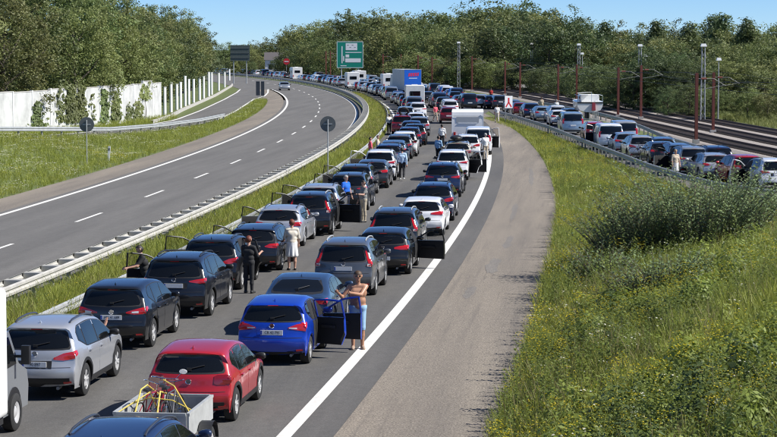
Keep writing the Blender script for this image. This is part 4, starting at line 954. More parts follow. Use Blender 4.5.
def lights_wrap(x0, x1, zb0, zt0, zb1, zt1, ys, W):
    """a lamp from x0 (inner) to x1 (outer) that runs round the corner to y = ys"""
    return {'rear': [[(x0, zb0, zt0), ((x0+x1)/2, (zb0+zb1)/2 - .005, (zt0+zt1)/2 + .005), (x1, zb1, zt1)]], 'side': [[(.10, zb1, zt1), (ys, (zb1+zt1)/2 + .01, zt1 + .005)]]}
MODELS = {}
def defs(sfx, lod):
    D = {}
    W = 1.82; D['crossover'] = car_model('crossover', 'suv', 4.44, W, 1.60, 2.67, .86, .345, {'rear': [[(.40, .86, .90), (.60, .84, .99), (.80, .87, 1.02)]], 'side': [[(.10, .88, 1.03), (.34, .96, 1.04)]]}, (1.10, 1.42, .70, .60), (.76, 0), (.62, 3.05, (1.02, 1.95), (.45, .16)), (1.06, 1.00), True, True, badge=.97 if not lod else None, lod=lod)
    W = 1.81; D['compact_suv'] = car_model('compact_suv', 'suv', 4.38, W, 1.59, 2.65, .87, .35, {'rear': [[(.36, .90, .93), (.56, .87, .99), (.78, .88, 1.04)]], 'side': [[(.10, .88, 1.05), (.40, 1.00, 1.05)]]}, (1.10, 1.40, .68, .56), (.80, 0), (.70, 3.0, (1.15, 1.98), (.5, .20)), (1.05, .98), False, False, clear=[[(.50, .905, .94), (.66, .90, .955)]] if not lod else None, badge=.93 if not lod else None, lod=lod)
    W = 1.85; D['large_suv'] = car_model('large_suv', 'suv', 4.60, W, 1.68, 2.69, .93, .36, {'rear': [[(.42, 1.00, 1.03), (.60, .97, 1.06), (.82, .95, 1.09)]], 'side': [[(.10, .96, 1.09), (.36, 1.05, 1.10)]]}, (1.15, 1.49, .70, .60), (.90, 0), (.68, 3.15, (1.12, 2.05), (.5, .12)), (1.12, 1.05), True, True, badge=1.06 if not lod else None, lod=lod)
    W = 1.82; D['tall_lamp_suv'] = car_model('tall_lamp_suv', 'suv', 4.57, W, 1.66, 2.62, .92, .355, {'rear': [[(.63, 1.32, 1.45), (.69, 1.13, 1.30), (.75, .97, 1.13), (.82, .91, 1.05)]], 'side': [[(.12, .92, 1.12), (.26, 1.0, 1.14)]]}, (1.10, 1.46, .64, .56), (.86, 0), (.72, 3.1, (1.12, 2.05), (.5, .16)), (1.10, 1.03), False, True, clear=[[(.70, .925, 1.0), (.81, .91, 1.0)]] if not lod else None, badge=1.0 if not lod else None, lod=lod)
    W = 1.75; D['round_hatch'] = car_model('round_hatch', 'hatch', 4.0, W, 1.48, 2.54, .80, .33, {'rear': [[(.50, .80, .94), (.56, .775, .965), (.72, .775, .97), (.79, .80, .95)]], 'side': [[(.09, .79, .96), (.24, .82, .94)]]}, (1.03, 1.30, .66, .55), (.50, 0), (.60, 2.78, (.98, 1.78), (.4, .16)), (.97, .91), True, False, badge=.84 if not lod else None, lod=lod)
    W = 1.70; D['small_hatch'] = car_model('small_hatch', 'hatch', 3.95, W, 1.50, 2.51, .80, .325, {'rear': [[(.38, .86, .89), (.55, .83, .95), (.78, .80, .99)]], 'side': [[(.09, .82, .99), (.34, .95, 1.0)]]}, (1.05, 1.32, .66, .54), (.77, 0), (.62, 2.75, (1.0, 1.76), (.42, .20)), (.99, .92), False, False, clear=[[(.40, .865, .885), (.58, .85, .885)]] if not lod else None, badge=.92 if not lod else None, lod=lod)
    W = 1.81; D['hatch'] = car_model('hatch', 'hatch', 4.34, W, 1.46, 2.66, .87, .335, {'rear': [[(.38, .86, .91), (.56, .835, .95), (.80, .83, .97)]], 'side': [[(.09, .84, .97), (.36, .93, .98)]]}, (1.03, 1.29, .68, .56), (.56, 0), (.66, 3.0, (1.08, 1.94), (.42, .16)), (.97, .90), False, False, badge=.90 if not lod else None, lod=lod)
    W = 1.83; D['estate'] = car_model('estate', 'wagon', 4.75, W, 1.46, 2.80, .90, .335, {'rear': [[(.44, .83, .86), (.60, .80, .93), (.82, .79, .94)]], 'side': [[(.09, .80, .94), (.36, .90, .94)]]}, (1.03, 1.29, .68, .56), (.64, 0), (.78, 3.52, (1.42, 2.38), (.5, .14)), (.97, .90), False, True, badge=.85 if not lod else None, lod=lod)
    W = 1.84; D['saloon'] = car_model('saloon', 'sedan', 4.75, W, 1.43, 2.82, .90, .335, {'rear': [[(.46, .86, .90), (.62, .83, .95), (.83, .81, .96)]], 'side': [[(.08, .82, .96), (.36, .91, .96)]]}, (1.09, 1.33, .64, .52), (.68, 0), (1.05, 3.52, (1.55, 2.42), (.35, .08)), (.98, .91), False, False, badge=.93 if not lod else None, wing=False, lod=lod)
    W = 1.92; D['van'] = car_model('van', 'van', 4.9, W, 1.92, 3.0, .95, .34, {'rear': [[(.74, .95, 1.35), (.83, .93, 1.37)]], 'side': [[(.05, .95, 1.36), (.16, 1.0, 1.36)]]}, (1.22, 1.68, .76, .70), (.80, 0), (.45, 4.05, (1.6, 2.9), (.1, .0)), (1.20, 1.14), False, False, badge=None, wing=False, lod=lod, refl=False)
    for k, v in D.items(): MODELS[k + sfx] = v
defs('', False); defs('_far', True)

def set_paint(o, m):
    if not o.material_slots: return
    o.material_slots[0].link = 'OBJECT'; o.material_slots[0].material = m
TEXT_CACHE = {}
def plate_text(s, parent, y, z):
    if s not in TEXT_CACHE:
        cu = bpy.data.curves.new('lettering', 'FONT'); cu.body = s; cu.size = .098; cu.align_x = 'CENTER'; cu.align_y = 'CENTER'; cu.extrude = .001
        ob = bpy.data.objects.new('lettering', cu); col.objects.link(ob); dg = bpy.context.evaluated_depsgraph_get(); me = bpy.data.meshes.new_from_object(ob.evaluated_get(dg)); me.materials.clear(); me.materials.append(M_letter)
        bpy.data.objects.remove(ob); TEXT_CACHE[s] = me
    o = link('lettering', TEXT_CACHE[s], parent, (.018, y, z)); o.rotation_euler = (R_(90), 0, 0); o.scale = (.86, 1.0, 1)
DOOR_CACHE = {}
def open_door(M, s, which):
    """a door swung open: outer skin painted, dark lining, window frame and pane; hinge at the origin, door runs to -y"""
    k = (M.key, s, which)
    if k in DOOR_CACHE: return DOOR_CACHE[k]
    e = M.ends[-3:]; a, b = (e[0], e[1]) if which == 'rear' else (e[1], min(e[2] - .02, M.wheels[0][0] - M.R_a - .04))
    yA, yB = M.dlo[0], M.dlo[1]; H = M.H
    zbelt = lambda y: M.belt[0] + (M.belt[1] - M.belt[0])*(y - yA)/(yB - yA)
    ys_ = np.linspace(a, b, 9); mb = MB(); gO = []; gI = []
    for y in ys_:
        zl = M.zs + .09
        if which == 'rear':
            r2 = (M.R_a + .05)**2 - (y - M.wheels[1][0])**2
            if r2 > 0: zl = max(zl, M.wr + math.sqrt(r2))
        zt = zbelt(y); zz = np.linspace(zl, zt, 6)
        gO.append([(s*(float(M.wid(y, z)) - float(M.wid(b, .5*H))), y - b, z) for z in zz]); gI.append([(s*(float(M.wid(y, z)) - float(M.wid(b, .5*H)) - (.09 if 0 < i < 5 else .05)), y - b, z) for i, z in enumerate(zz)])
    mb.grid(gO, 0); mb.grid(gI, 1)
    ring = [(i, 0) for i in range(9)] + [(8, j) for j in range(1, 6)] + [(i, 5) for i in range(7, -1, -1)] + [(0, j) for j in range(4, 0, -1)]
    n = len(ring); mb.add([gO[i][j] for i, j in ring] + [gI[i][j] for i, j in ring], [(i, (i+1) % n, (i+1) % n + n, i + n) for i in range(n)], 0)
    skin = mb.mesh('door', [P['silver'], M_dark], 40)
    fr = []; tp = []
    for y in ys_:
        q = M.dkey(y); fr.append((s*(float(M.wid(y, q[2])) - float(M.wid(b, .5*H)) - .03), y - b, q[2]))
    b0 = (s*(float(M.wid(a, zbelt(a))) - float(M.wid(b, .5*H)) - .03), a - b, zbelt(a)); b1 = (s*(float(M.wid(b, zbelt(b))) - float(M.wid(b, .5*H)) - .03), 0, zbelt(b))
    frame = MB().tube([b0] + fr + [b1], .026, 6).mesh('window_frame', P['silver'], 50)
    pane = MB(); m_ = [Vector(p) for p in fr]; lo = [Vector((s*(float(M.wid(y, zbelt(y))) - float(M.wid(b, .5*H)) - .03), y - b, zbelt(y))) for y in ys_]
    pane.grid([m_, lo]); pane = pane.mesh('pane', M_pane)
    trim = MB().box((s*(-.11), (a - b)*.45, zbelt((a+b)/2) - .22), (.06, (b - a)*.5, .07)).mesh('armrest', M_black)
    DOOR_CACHE[k] = (skin, frame, pane, trim, (s*float(M.wid(b, .5*H)), b)); return DOOR_CACHE[k]
M_pane = mat('clear_pane', (.02, .025, .025), .03, 0, 0, .5)
b_ = M_pane.node_tree.nodes['Principled BSDF']; b_.inputs['Alpha'].default_value = .35
CARS = []
def car(model, x, y, rz, colour, label, group=None, doors=None, plate=None, far=False, category='car', rim=None):
    M = MODELS[model + ('_far' if far else '')]; doors = doors or {}
    t = thing('car' if M.base != 'van' else 'van', label, category if M.base != 'van' else 'van', (x, y, .012), rz, group); ob = {}
    pm = P[colour]
    for i, pd in enumerate(M.parts):
        tk = pd['tagk']
        mesh = pd['mesh']
        opened = False
        if tk and tk[0] in ('d', 'w'):
            nd = len(M.ends) - 1
            kind = None
            if tk[0] == 'w': kind = 'front' if tk[2] == nd - 1 else ('rear' if tk[2] == nd - 2 else None)
            else: kind = 'front' if tk[2] == 1 else 'rear'
            opened = (tk[1], kind) in doors
        if opened and pd['name'] == 'handle': continue
        o = link('door_opening' if opened else pd['name'], mesh, ob[pd['parent']] if pd['parent'] is not None else t); ob[i] = o
        if opened: set_paint(o, M_dark)
        elif pd['paint']: set_paint(o, pm)
    for yc, zc in M.wheels:
        for s in (1, -1):
            w = link('wheel', M.tyre, t, (s*(M.W/2 - .135), yc, zc)); w.rotation_euler = (random.uniform(0, 6), 0, 0 if s > 0 else math.pi); link('rim', M.rim, w)
    for (s, which), ang in doors.items():
        skin, frame, pane, trim, (hx, hy) = open_door(M, s, which)
        d = link('door', skin, t, (hx + s*.012, hy, 0), s*R_(ang)); set_paint(d, pm); set_paint(link('window_frame', frame, d), pm if colour in ('blue', 'white') else M_black); link('pane', pane, d); link('armrest', trim, d)
    if plate:
        y_, z_, pi_ = M.plate; plate_text(plate, ob[pi_], y_, z_)
    CARS.append(t); return t
def place(model, px, py, colour, label, dh=0.0, far=False, **kw):
    M = MODELS[model + ('_far' if far else '')]; p = at_h(px, py, M.ref[1]); rz = kw.pop('rz', head(p.y)) + R_(dh)
    f = Vector((-math.sin(rz), math.cos(rz), 0)); q = p - f*M.ref[0]
    return car(model, q.x, q.y, rz, colour, label, far=far, **kw)
R1, L1 = (1, 'rear'), (-1, 'rear'); RF, LF = (1, 'front'), (-1, 'front')
LANE_L, LANE_R, LANE_S = 'left queue', 'right queue', 'slip road queue'
# left queue, nearest first
place('crossover', 37, 330, 'silver', 'silver crossover with an arm out of its window, beside the white motorhome', 0, group=LANE_L, plate='90 897')
place('compact_suv', 113, 290.5, 'black', 'black compact SUV with boomerang tail lights, ahead of the silver crossover', group=LANE_L, plate='AN 41 689')
place('large_suv', 175, 262, 'black', 'black SUV beside the man leaning in at its left door', group=LANE_L, doors={LF: 66}, rim=None)
place('crossover', 210, 243, 'black', 'black crossover that the person in black stands beside', group=LANE_L, doors={LF: 62, R1: 35})
place('estate', 253, 231, 'black', 'black estate car with wide red tail lights in the left queue', group=LANE_L, doors={LF: 60})
place('estate', 279, 211, 'silver', 'silver estate car in the left queue beside the person in cream', group=LANE_L, doors={LF: 60})
place('tall_lamp_suv', 309, 197.5, 'black', 'black SUV with tall red lamps beside its rear window', group=LANE_L, doors={LF: 64, RF: 60})
place('crossover', 318, 188.6, 'silver', 'silver crossover with roof rails just ahead of the tall-lamp black SUV', group=LANE_L, doors={LF: 60})
place('large_suv', 348, 177, 'darkgrey', 'dark grey SUV next to the man in the bright blue shirt', group=LANE_L, doors={LF: 58})
place('crossover', 355, 168, 'darkgrey', 'dark grey crossover just ahead of the blue-shirted man', group=LANE_L, doors={LF: 58})
place('hatch', 371.5, 163, 'darkgrey', 'dark grey hatchback in the left queue behind the white SUV', group=LANE_L)
place('large_suv', 379.5, 153, 'white', 'white SUV in the left queue beside the walking man', group=LANE_L, doors={LF: 58})
place('estate', 388.5, 146.5, 'navy', 'dark blue estate just ahead of the walking man in the left queue', group=LANE_L)
place('hatch', 393, 142.8, 'steel', 'steel blue hatchback in the left queue, second ahead of the walking man', group=LANE_L)
place('crossover', 399, 137, 'grey', 'grey crossover in the left queue, third ahead of the walking man', group=LANE_L)
place('large_suv', 404, 134, 'white', 'white SUV in the left queue, fourth ahead of the walking man', group=LANE_L)
place('estate', 409.5, 129, 'navy', 'dark blue estate in the left queue level with the caravan', group=LANE_L)
place('crossover', 414.5, 126, 'black', 'black crossover in the left queue level with the caravan', group=LANE_L)
place('hatch', 411.5, 122.5, 'navy', 'dark blue hatchback in the left queue just behind the dark red off-roader', group=LANE_L)
place('crossover', 419, 118.5, 'lightgrey', 'light grey crossover right of the dark red off-roader', group=LANE_L)
place('large_suv', 402, 117, 'darkred', 'dark red off-roader with a spare wheel on top in the left queue', group=LANE_L)
place('estate', 416, 114, 'white', 'white estate car just beyond the dark red off-roader', group=LANE_L)
place('crossover', 405.5, 108, 'iceblue', 'pale blue crossover beyond the dark red off-roader', group=LANE_L)
# right queue, nearest first
p = at_h(122, 417, 1.44); car('estate', p.x + .05*2.3 - 0.28, p.y - 2.3, head(32), 'navy', 'dark blue car whose roof alone shows at the bottom edge', LANE_R)
place('round_hatch', 190.5, 355, 'red', 'red hatchback towing the trailer with bicycles', group=LANE_R)
place('small_hatch', 273, 306.5, 'blue', 'bright blue hatchback with both right doors open', group=LANE_R, doors={RF: 76, R1: 66}, plate='CB 42 791')
place('saloon', 300, 280, 'midblue', 'dark blue saloon ahead of the bright blue hatchback', group=LANE_R)
place('tall_lamp_suv', 344, 246.5, 'grey', 'grey SUV with tall red lamps in the right queue', group=LANE_R)
place('hatch', 383, 234, 'black', 'black hatchback with its right front door open', group=LANE_R, doors={RF: 64})
place('tall_lamp_suv', 393.5, 214.5, 'darkgrey', 'dark grey SUV with silver roof rails behind the white hatchback', group=LANE_R)
place('hatch', 421.5, 202, 'white', 'white hatchback in the right queue', group=LANE_R)
place('crossover', 433, 187, 'navy', 'dark blue crossover just ahead of the white hatchback', group=LANE_R)
place('large_suv', 442.5, 166.5, 'navy', 'dark blue SUV towing the trailer under a white tarp', group=LANE_R)
place('large_suv', 452, 153, 'white', 'white SUV with its right doors open in the right queue', group=LANE_R, doors={RF: 64, R1: 50})
place('estate', 457.6, 144, 'beige', 'beige estate car carrying a black roof box', group=LANE_R)
place('crossover', 467, 137, 'white', 'white crossover between the roof box car and the white people carrier', group=LANE_R)
place('van', 478, 130, 'white', 'white people carrier with open door behind the caravan', group=LANE_R, doors={RF: 60})
place('crossover', 449, 108.5, 'darkred', 'dark reddish crossover just beyond the caravan', group=LANE_R, far=True)
place('large_suv', 450.5, 101.5, 'white', 'white SUV second beyond the caravan', group=LANE_R, far=True)
place('van', 448, 87.5, 'white', 'white van beyond the white SUV past the caravan', group=LANE_R, far=True)
# slip road queue, nearest first
def slip_rz(y): return math.atan2(float(slipx(y)) - float(slipx(y + 12)), 12)
def sp(model, px, py, colour, label, **kw):
    y = at_h(px, py, 1.5).y; return place(model, px, py, colour, label, rz=slip_rz(y), group=LANE_S, **kw)
sp('large_suv', 777, 162, 'white', 'white car cut by the right edge of the picture', doors={LF: 58})
sp('compact_suv', 748, 158, 'red', 'red SUV behind the big shrub on the slip road')
sp('estate', 717, 156, 'silver', 'silver estate just left of the red SUV on the slip road')
sp('large_suv', 719, 149, 'navy', 'dark blue SUV with roof rails beyond the silver estate on the slip road')
sp('large_suv', 694, 149.5, 'lightgrey', 'light grey SUV with open door right of the woman in a white skirt', doors={LF: 60})
sp('estate', 681, 146, 'steel', 'steel blue estate the woman in a white skirt stands beside')
sp('hatch', 663.5, 144, 'darkgrey', 'dark grey hatchback left of the woman in a white skirt')
sp('estate', 664, 139.5, 'steel', 'steel blue estate beyond the dark grey hatchback on the slip road')
sp('crossover', 642, 138, 'silver', 'silver crossover carrying a bicycle on its tail rack')
sp('hatch', 627, 134.5, 'iceblue', 'pale blue hatchback just ahead of the car with the bicycle rack')
sp('van', 626, 123.5, 'silver', 'silver people carrier beyond the pale blue hatchback on the slip road')
sp('van', 611, 126.5, 'white', 'white van with open side door on the slip road', doors={LF: 70})
sp('crossover', 596, 124, 'red', 'red crossover behind the boat trailer')
sp('van', 573, 114.5, 'iceblue', 'pale blue people carrier just left of the boat trailer')
sp('crossover', 571, 110, 'steel', 'steel blue crossover beyond the pale blue people carrier near the boat', far=False)
sp('hatch', 560, 111.5, 'white', 'white hatchback on the slip road left of the boat')
sp('large_suv', 558, 107, 'white', 'white SUV just beyond the white hatchback on the slip road', far=True)
sp('estate', 543.5, 107.5, 'iceblue', 'pale blue estate on the slip road near the merge sign', far=True)
sp('crossover', 532, 104.5, 'navy', 'dark blue crossover on the slip road near the merge sign', far=True)
sp('estate', 521, 103.5, 'darkred', 'dark red estate right of the merge sign', far=True)
sp('hatch', 514, 101, 'steel', 'steel blue hatchback just right of the merge sign', far=True)
sp('large_suv', 500.5, 96.5, 'darkgrey', 'dark grey SUV just left of the merge sign', far=True)
sp('crossover', 492, 96.5, 'navy', 'dark blue crossover second left of the merge sign', far=True)
sp('large_suv', 482, 95.5, 'silver', 'silver SUV at the end of the slip road, left of the merge sign', far=True)
sp('van', 470, 95, 'black', 'black van next to the silver SUV where the slip road merges', far=True)
sp('hatch', 461, 96, 'steel', 'steel blue hatchback where the slip road merges', far=True)
sp('crossover', 456, 92.5, 'black', 'black crossover where the slip road merges', far=True)
# far part of the jam
FARC = ['darkgrey', 'black', 'navy', 'grey', 'silver', 'white', 'steel', 'lightgrey', 'black', 'darkgrey', 'navy', 'iceblue', 'white', 'darkred', 'brown']
FARM = ['hatch', 'estate', 'crossover', 'large_suv', 'hatch', 'compact_suv', 'saloon', 'estate', 'van', 'small_hatch']
FARN = {'hatch': 'hatchback', 'estate': 'estate car', 'crossover': 'crossover', 'large_suv': 'SUV', 'compact_suv': 'compact SUV', 'saloon': 'saloon', 'van': 'people carrier', 'small_hatch': 'small hatchback'}
RESERVED = [(4.7, 372, 396), (8.9, 311, 336), (4.7, 247, 257), (8.9, 271, 281), (8.9, 356, 366), (4.7, 470, 490), (8.9, 402, 418)]
for o_, y0_, y1_, nm in ((4.6, 219, 600, 'left'), (8.5, 236, 470, 'middle'), (12.7, 284, 450, 'right')):
    y = y0_; i = 0
    while y < y1_:
        if any(abs(o_ - ro) < 1 and a - 6 < y < b for ro, a, b in RESERVED): y += 2; continue
        i += 1; m = random.choice(FARM); c = random.choice(FARC); q = road(y, o_ + random.uniform(-.25, .25))
        car(m, q.x, q.y, head(y) + R_(random.uniform(-1, 1)), c, f'{PNAME[c]} {FARN[m]}, {nth(i)} in the far {nm} lane beyond the red off-roader', group='far part of the jam', far=True)
        y += MODELS[m].L + random.uniform(1.4, 3.2)
# oncoming car
p = at_h(282.5, 90.5, 0); car('hatch', p.x, p.y + 4.3, head(p.y) + math.pi, 'lightgrey', 'light grey car driving alone on the empty carriageway', far=True)
# ---------------------------------------------------------------- other vehicles
def wheel_on(t, x, y, r, s, w=.2):
    mb = MB().lathe_x([(-w/2, r*.6), (-w/2, r*.9), (-w*.4, r), (w*.4, r), (w/2, r*.9), (w/2, r*.6)], 24); o = mb.obj('wheel', M_tyre, t, 45, (x, y, r)); o.rotation_euler = (0, 0, 0 if s > 0 else math.pi)
    m2 = MB().lathe_x([(w*.25, r*.62), (w*.45, r*.66), (w*.40, r*.50), (w*.28, r*.35), (w*.40, r*.2), (w*.42, .001)], 20); m2.obj('rim', M_rim, o, 40); return o
def rbox(mb, c, d, r=.08, mi=0, n=4):
    """box with rounded vertical-section corners (rounded in the x-z view)"""
    hx, hz = d[0]/2, d[2]/2; poly = []
    for sx, sz, a0 in ((1, 1, 0), (-1, 1, 90), (-1, -1, 180), (1, -1, 270)):
        for k in range(n + 1):
            a = R_(a0 + 90*k/n); poly.append((sx*(hx - r) + r*math.cos(a), sz*(hz - r) + r*math.sin(a)))
    m = len(poly); V = []
    for y, k in ((-d[1]/2, .97), (-d[1]/2 + .05, 1), (d[1]/2 - .05, 1), (d[1]/2, .97)): V += [(c[0] + x*k, c[1] + y, c[2] + z*k) for x, z in poly]
    F = [tuple(range(m)), tuple(range(3*m, 4*m))]
    for q in range(3): F += [(q*m + i, q*m + (i+1) % m, (q+1)*m + (i+1) % m, (q+1)*m + i) for i in range(m)]
    mb.add(V, F, mi); return mb
def camper(x, y, rz, label, L=5.9, W=2.2, H=2.85, group=None, over=True):
    t = thing('motorhome', label, 'motorhome', (x, y, .012), rz, group)
    rbox(MB(), (0, L*.36, H/2 + .2), (W, L*.72, H - .4), .12).obj('living_box', M_white, t, 40)
    if over: rbox(MB(), (0, L*.80, H*.80), (W*.98, L*.20, H*.32), .15).obj('overcab', M_white, t, 40)
    cab = MB(); w = W*.44; poly = [(L*.68, .35), (L*.68, 1.95), (L*.80, 1.95), (L*.90, 1.25), (L*.985, 1.05), (L, .75), (L*.99, .35)]
    cab.prism(poly, -w, w); cab.obj('cab', P['lightgrey'], t, 30)
    for s in (-1, 1):
        MB().prism([(L*.72, 1.25), (L*.72, 1.85), (L*.79, 1.85), (L*.87, 1.27)], s*w, s*(w + .012)).obj('side_window', M_glass, t)
        MB().prism([(L*.25, 1.5), (L*.25, 2.1), (L*.48, 2.1), (L*.48, 1.5)], s*W/2, s*(W/2 + .015)).obj('side_window', M_glass, t)
        m = MB().box((s*(w + .22), L*.86, 1.45), (.16, .12, .36)).box((s*(w + .1), L*.86, 1.42), (.2, .05, .05)); m.obj('mirror', M_black, t)
        MB().prism([(L*.84 + .44*math.cos(q), .40 + .44*math.sin(q)) for q in np.linspace(0, math.pi, 12)], s*w, s*(w + .02)).obj('wheel_arch', M_black, t)
        for yy in (L*.22, L*.84): wheel_on(t, s*(W*.5 - .2 if yy < L*.5 else w - .05), yy, .36, s, .24)
        MB().box((s*W*.41, -.02, .95), (.14, .03, .42)).obj('tail_light', M_red, t)
    MB().prism([(0, 0), (0, .001)], 0, .001) if False else None
    MB().box((0, -.015, 1.9), (W*.55, .02, .55)).obj('rear_window', M_glass, t); MB().box((0, -.02, .72), (.5, .02, .11)).obj('number_plate', M_plate, t)
    MB().box((0, L*.36, .42), (W*.92, L*.70, .3)).obj('chassis', M_dark, t); MB().box((0, -.03, .45), (W*.96, .10, .22)).obj('bumper', M_white, t)
    MB().box((0, L*.35, H + .04), (.7, .9, .1)).obj('roof_hatch', M_white, t)
    return t
# motorhome cut by the left edge: right front wheel stands at (15, 431)
p = at_h(14, 431, 0); Lm = 6.2; w_ = 2.12*.44; yf = Lm*.84; rz = head(38)
camper(p.x - (w_ - .0)*math.cos(rz) - (-math.sin(rz))*yf + .0, p.y - math.cos(rz)*yf - w_*math.sin(rz), rz, 'white motorhome with grey cab cut by the left edge', Lm, 2.12, over=False)
for k, (o_, y, lab, s) in enumerate([(4.7, 378, 'white motorhome below the green direction sign', 1.0), (5.3, 250, 'cream motorhome just in front of the blue lorry', .9), (8.9, 357, 'white motorhome just left of the blue lorry', 1.0), (4.7, 474, 'white motorhome far left near the red no entry sign', 1.05), (8.9, 405, 'white motorhome second left of the blue lorry', 1.0)]):
    q = road(y, o_); camper(q.x, q.y, head(y), lab, group='motorhomes in the far jam')
# caravan
M_carav = mat('caravan_white', (.80, .80, .79), .35, var=.04); p = at_h(467.7, 111, 2.55); rz = head(p.y)
t = thing('caravan', 'white caravan seen from behind in the right queue', 'caravan', (p.x, p.y, .012), rz)
W_, L_, H_ = 2.38, 5.6, 2.55
mb = MB(); poly = [(.02, .42), (0, .8), (0, 1.9), (.10, 2.45), (.3, H_), (5.0, H_), (5.4, 2.3), (5.6, 1.4), (5.5, .42)]; mb.prism(poly, -W_/2, W_/2); mb.obj('shell', M_carav, t, 20)
MB().box((0, -.012, 2.16), (W_*.94, .03, .03)).obj('trim_strip', M_zinc, t); MB().box((0, -.02, 1.62), (W_*.6, .025, .05)).obj('trim_strip', M_swhite, t)
MB().prism([(-.016, 1.68), (.0, 1.68), (.0, 2.08), (-.016, 2.08)], -W_*.36, W_*.36).obj('rear_window', mat('tinted_acrylic', (.42, .44, .46), .15, 0, .5), t)
for s in (-1, 1):
    MB().box((s*.98, -.03, .78), (.16, .05, .34)).obj('tail_light', M_red, t); wheel_on(t, s*(W_/2 - .18), 2.7, .32, s)
    MB().box((s*(W_/2 - .015), .012, 1.5), (.05, .04, 1.9)).obj('corner_trim', M_swhite, t); MB().prism([(1.2, 1.3), (1.2, 1.95), (2.3, 1.95), (2.3, 1.3)], s*W_/2, s*(W_/2 + .015)).obj('side_window', M_glass, t)
MB().box((0, -.03, .6), (W_*.9, .06, .16)).obj('bumper', M_carav, t); MB().tube([(0, 5.4, .45), (0, 6.6, .45)], .05, 8).obj('drawbar', M_zinc, t)
MB().box((0, -.045, .78), (.5, .02, .11)).obj('number_plate', M_plate, t); MB().box((0, 2.6, .36), (W_*.8, 4.8, .14)).obj('chassis', M_dark, t)
# blue lorry
p = road(318, 8.9); t = thing('lorry', 'lorry with bright blue rear and pale sides in the far jam', 'lorry', (p.x + .15, p.y, .012), head(318) + R_(8))
rbox(MB(), (0, 4.2, 2.45), (2.62, 8.4, 3.1), .03).obj('cargo_box', mat('box_side', (.60, .62, .64), .5, var=.08), t)
MB().box((0, -.02, 2.42), (2.56, .04, 3.0)).obj('rear_door', mat('lorry_blue', (.012, .12, .58), .4), t)
lg = MB()
for k in range(5): lg.add([(-.72 + k*.33 + a, -.05, 2.95 + b + k*.02) for a, b in ((0, 0), (.25, 0), (.36, .50), (.11, .50))], [(0, 1, 2, 3)])
lg.obj('lettering', mat('logo_red', (.60, .03, .10), .5), t); MB().add([(-.62, -.05, 2.62), (.62, -.05, 2.62), (.70, -.05, 2.76), (-.56, -.05, 2.76)], [(0, 1, 2, 3)]).obj('lettering', mat('logo_pale', (.45, .55, .75), .5), t)
MB().box((0, 4.2, .72), (2.3, 8.2, .35)).obj('chassis', M_dark, t); MB().box((0, -.02, 4.0), (2.62, .08, .08)).obj('frame_rail', M_zinc, t)
MB().prism([(8.6, .5), (8.6, 3.2), (10.0, 3.2), (10.5, 2.0), (10.6, .5)], -1.2, 1.2).obj('cab', M_white, t)
for s in (-1, 1):
    for yy in (1.3, 2.6, 9.4): wheel_on(t, s*1.08, yy, .48, s, .3)
    MB().box((s*1.0, -.05, .78), (.4, .05, .16)).obj('tail_light', M_red, t)
# open trailer behind the red hatchback
def trailer(x, y, rz, label, L=2.05, W=1.32, h=.42, z0=.50):
    t = thing('trailer', label, 'trailer', (x, y, .012), rz); m = M_zinc2
    for s in (-1, 1):
        MB().box((s*W/2, L/2, z0 + h/2), (.035, L, h)).box((s*W/2, L/2, z0 + h), (.06, L, .05)).obj('side_panel', m, t); wheel_on(t, s*(W/2 + .16), L*.45, .28, s, .16)
        g = [[(s*(W/2 + .16 + dx), L*.45 + .36*math.cos(q), .30 + .36*math.sin(q)) for q in np.linspace(0, math.pi, 10)] for dx in (-.12, .12)]; MB().grid(g).obj('mudguard', M_black, t)
        MB().box((s*(W/2 - .14), -.04, z0 - .04), (.2, .05, .1)).obj('tail_light', M_red, t)
    MB().box((0, 0, z0 + h/2), (W - .05, .035, h)).box((0, 0, z0 + h), (W - .08, .06, .05)).obj('tailboard', m, t)
    MB().box((0, L, z0 + h/2), (W - .05, .035, h)).box((0, L, z0 + h), (W - .08, .06, .05)).obj('front_board', m, t); MB().box((0, L/2, z0), (W - .04, L - .04, .04)).obj('floor_board', M_dark, t)
    MB().tube([(-W*.35, L, z0 - .08), (0, L + .95, .42), (W*.35, L, z0 - .08)], .035, 6).obj('drawbar', M_zinc, t)
    return t
M_zinc2 = mat('trailer_galvanised', (.50, .51, .50), .5, .35, var=.15, vscale=4)
p = at_h(151, 413, .95); rz = head(36)
p = Vector((p.x, p.y, 0)); trailer(p.x, p.y, rz, 'open grey trailer loaded with bicycles behind the red hatchback')
TR = p.copy(); TRZ = rz
M_bred = mat('bike_red', (.35, .02, .04), .35, .2, .6); M_strap = mat('yellow_strap', (.70, .52, .10), .7); M_bgrey = mat('bike_grey', (.12, .12, .13), .4, .4)
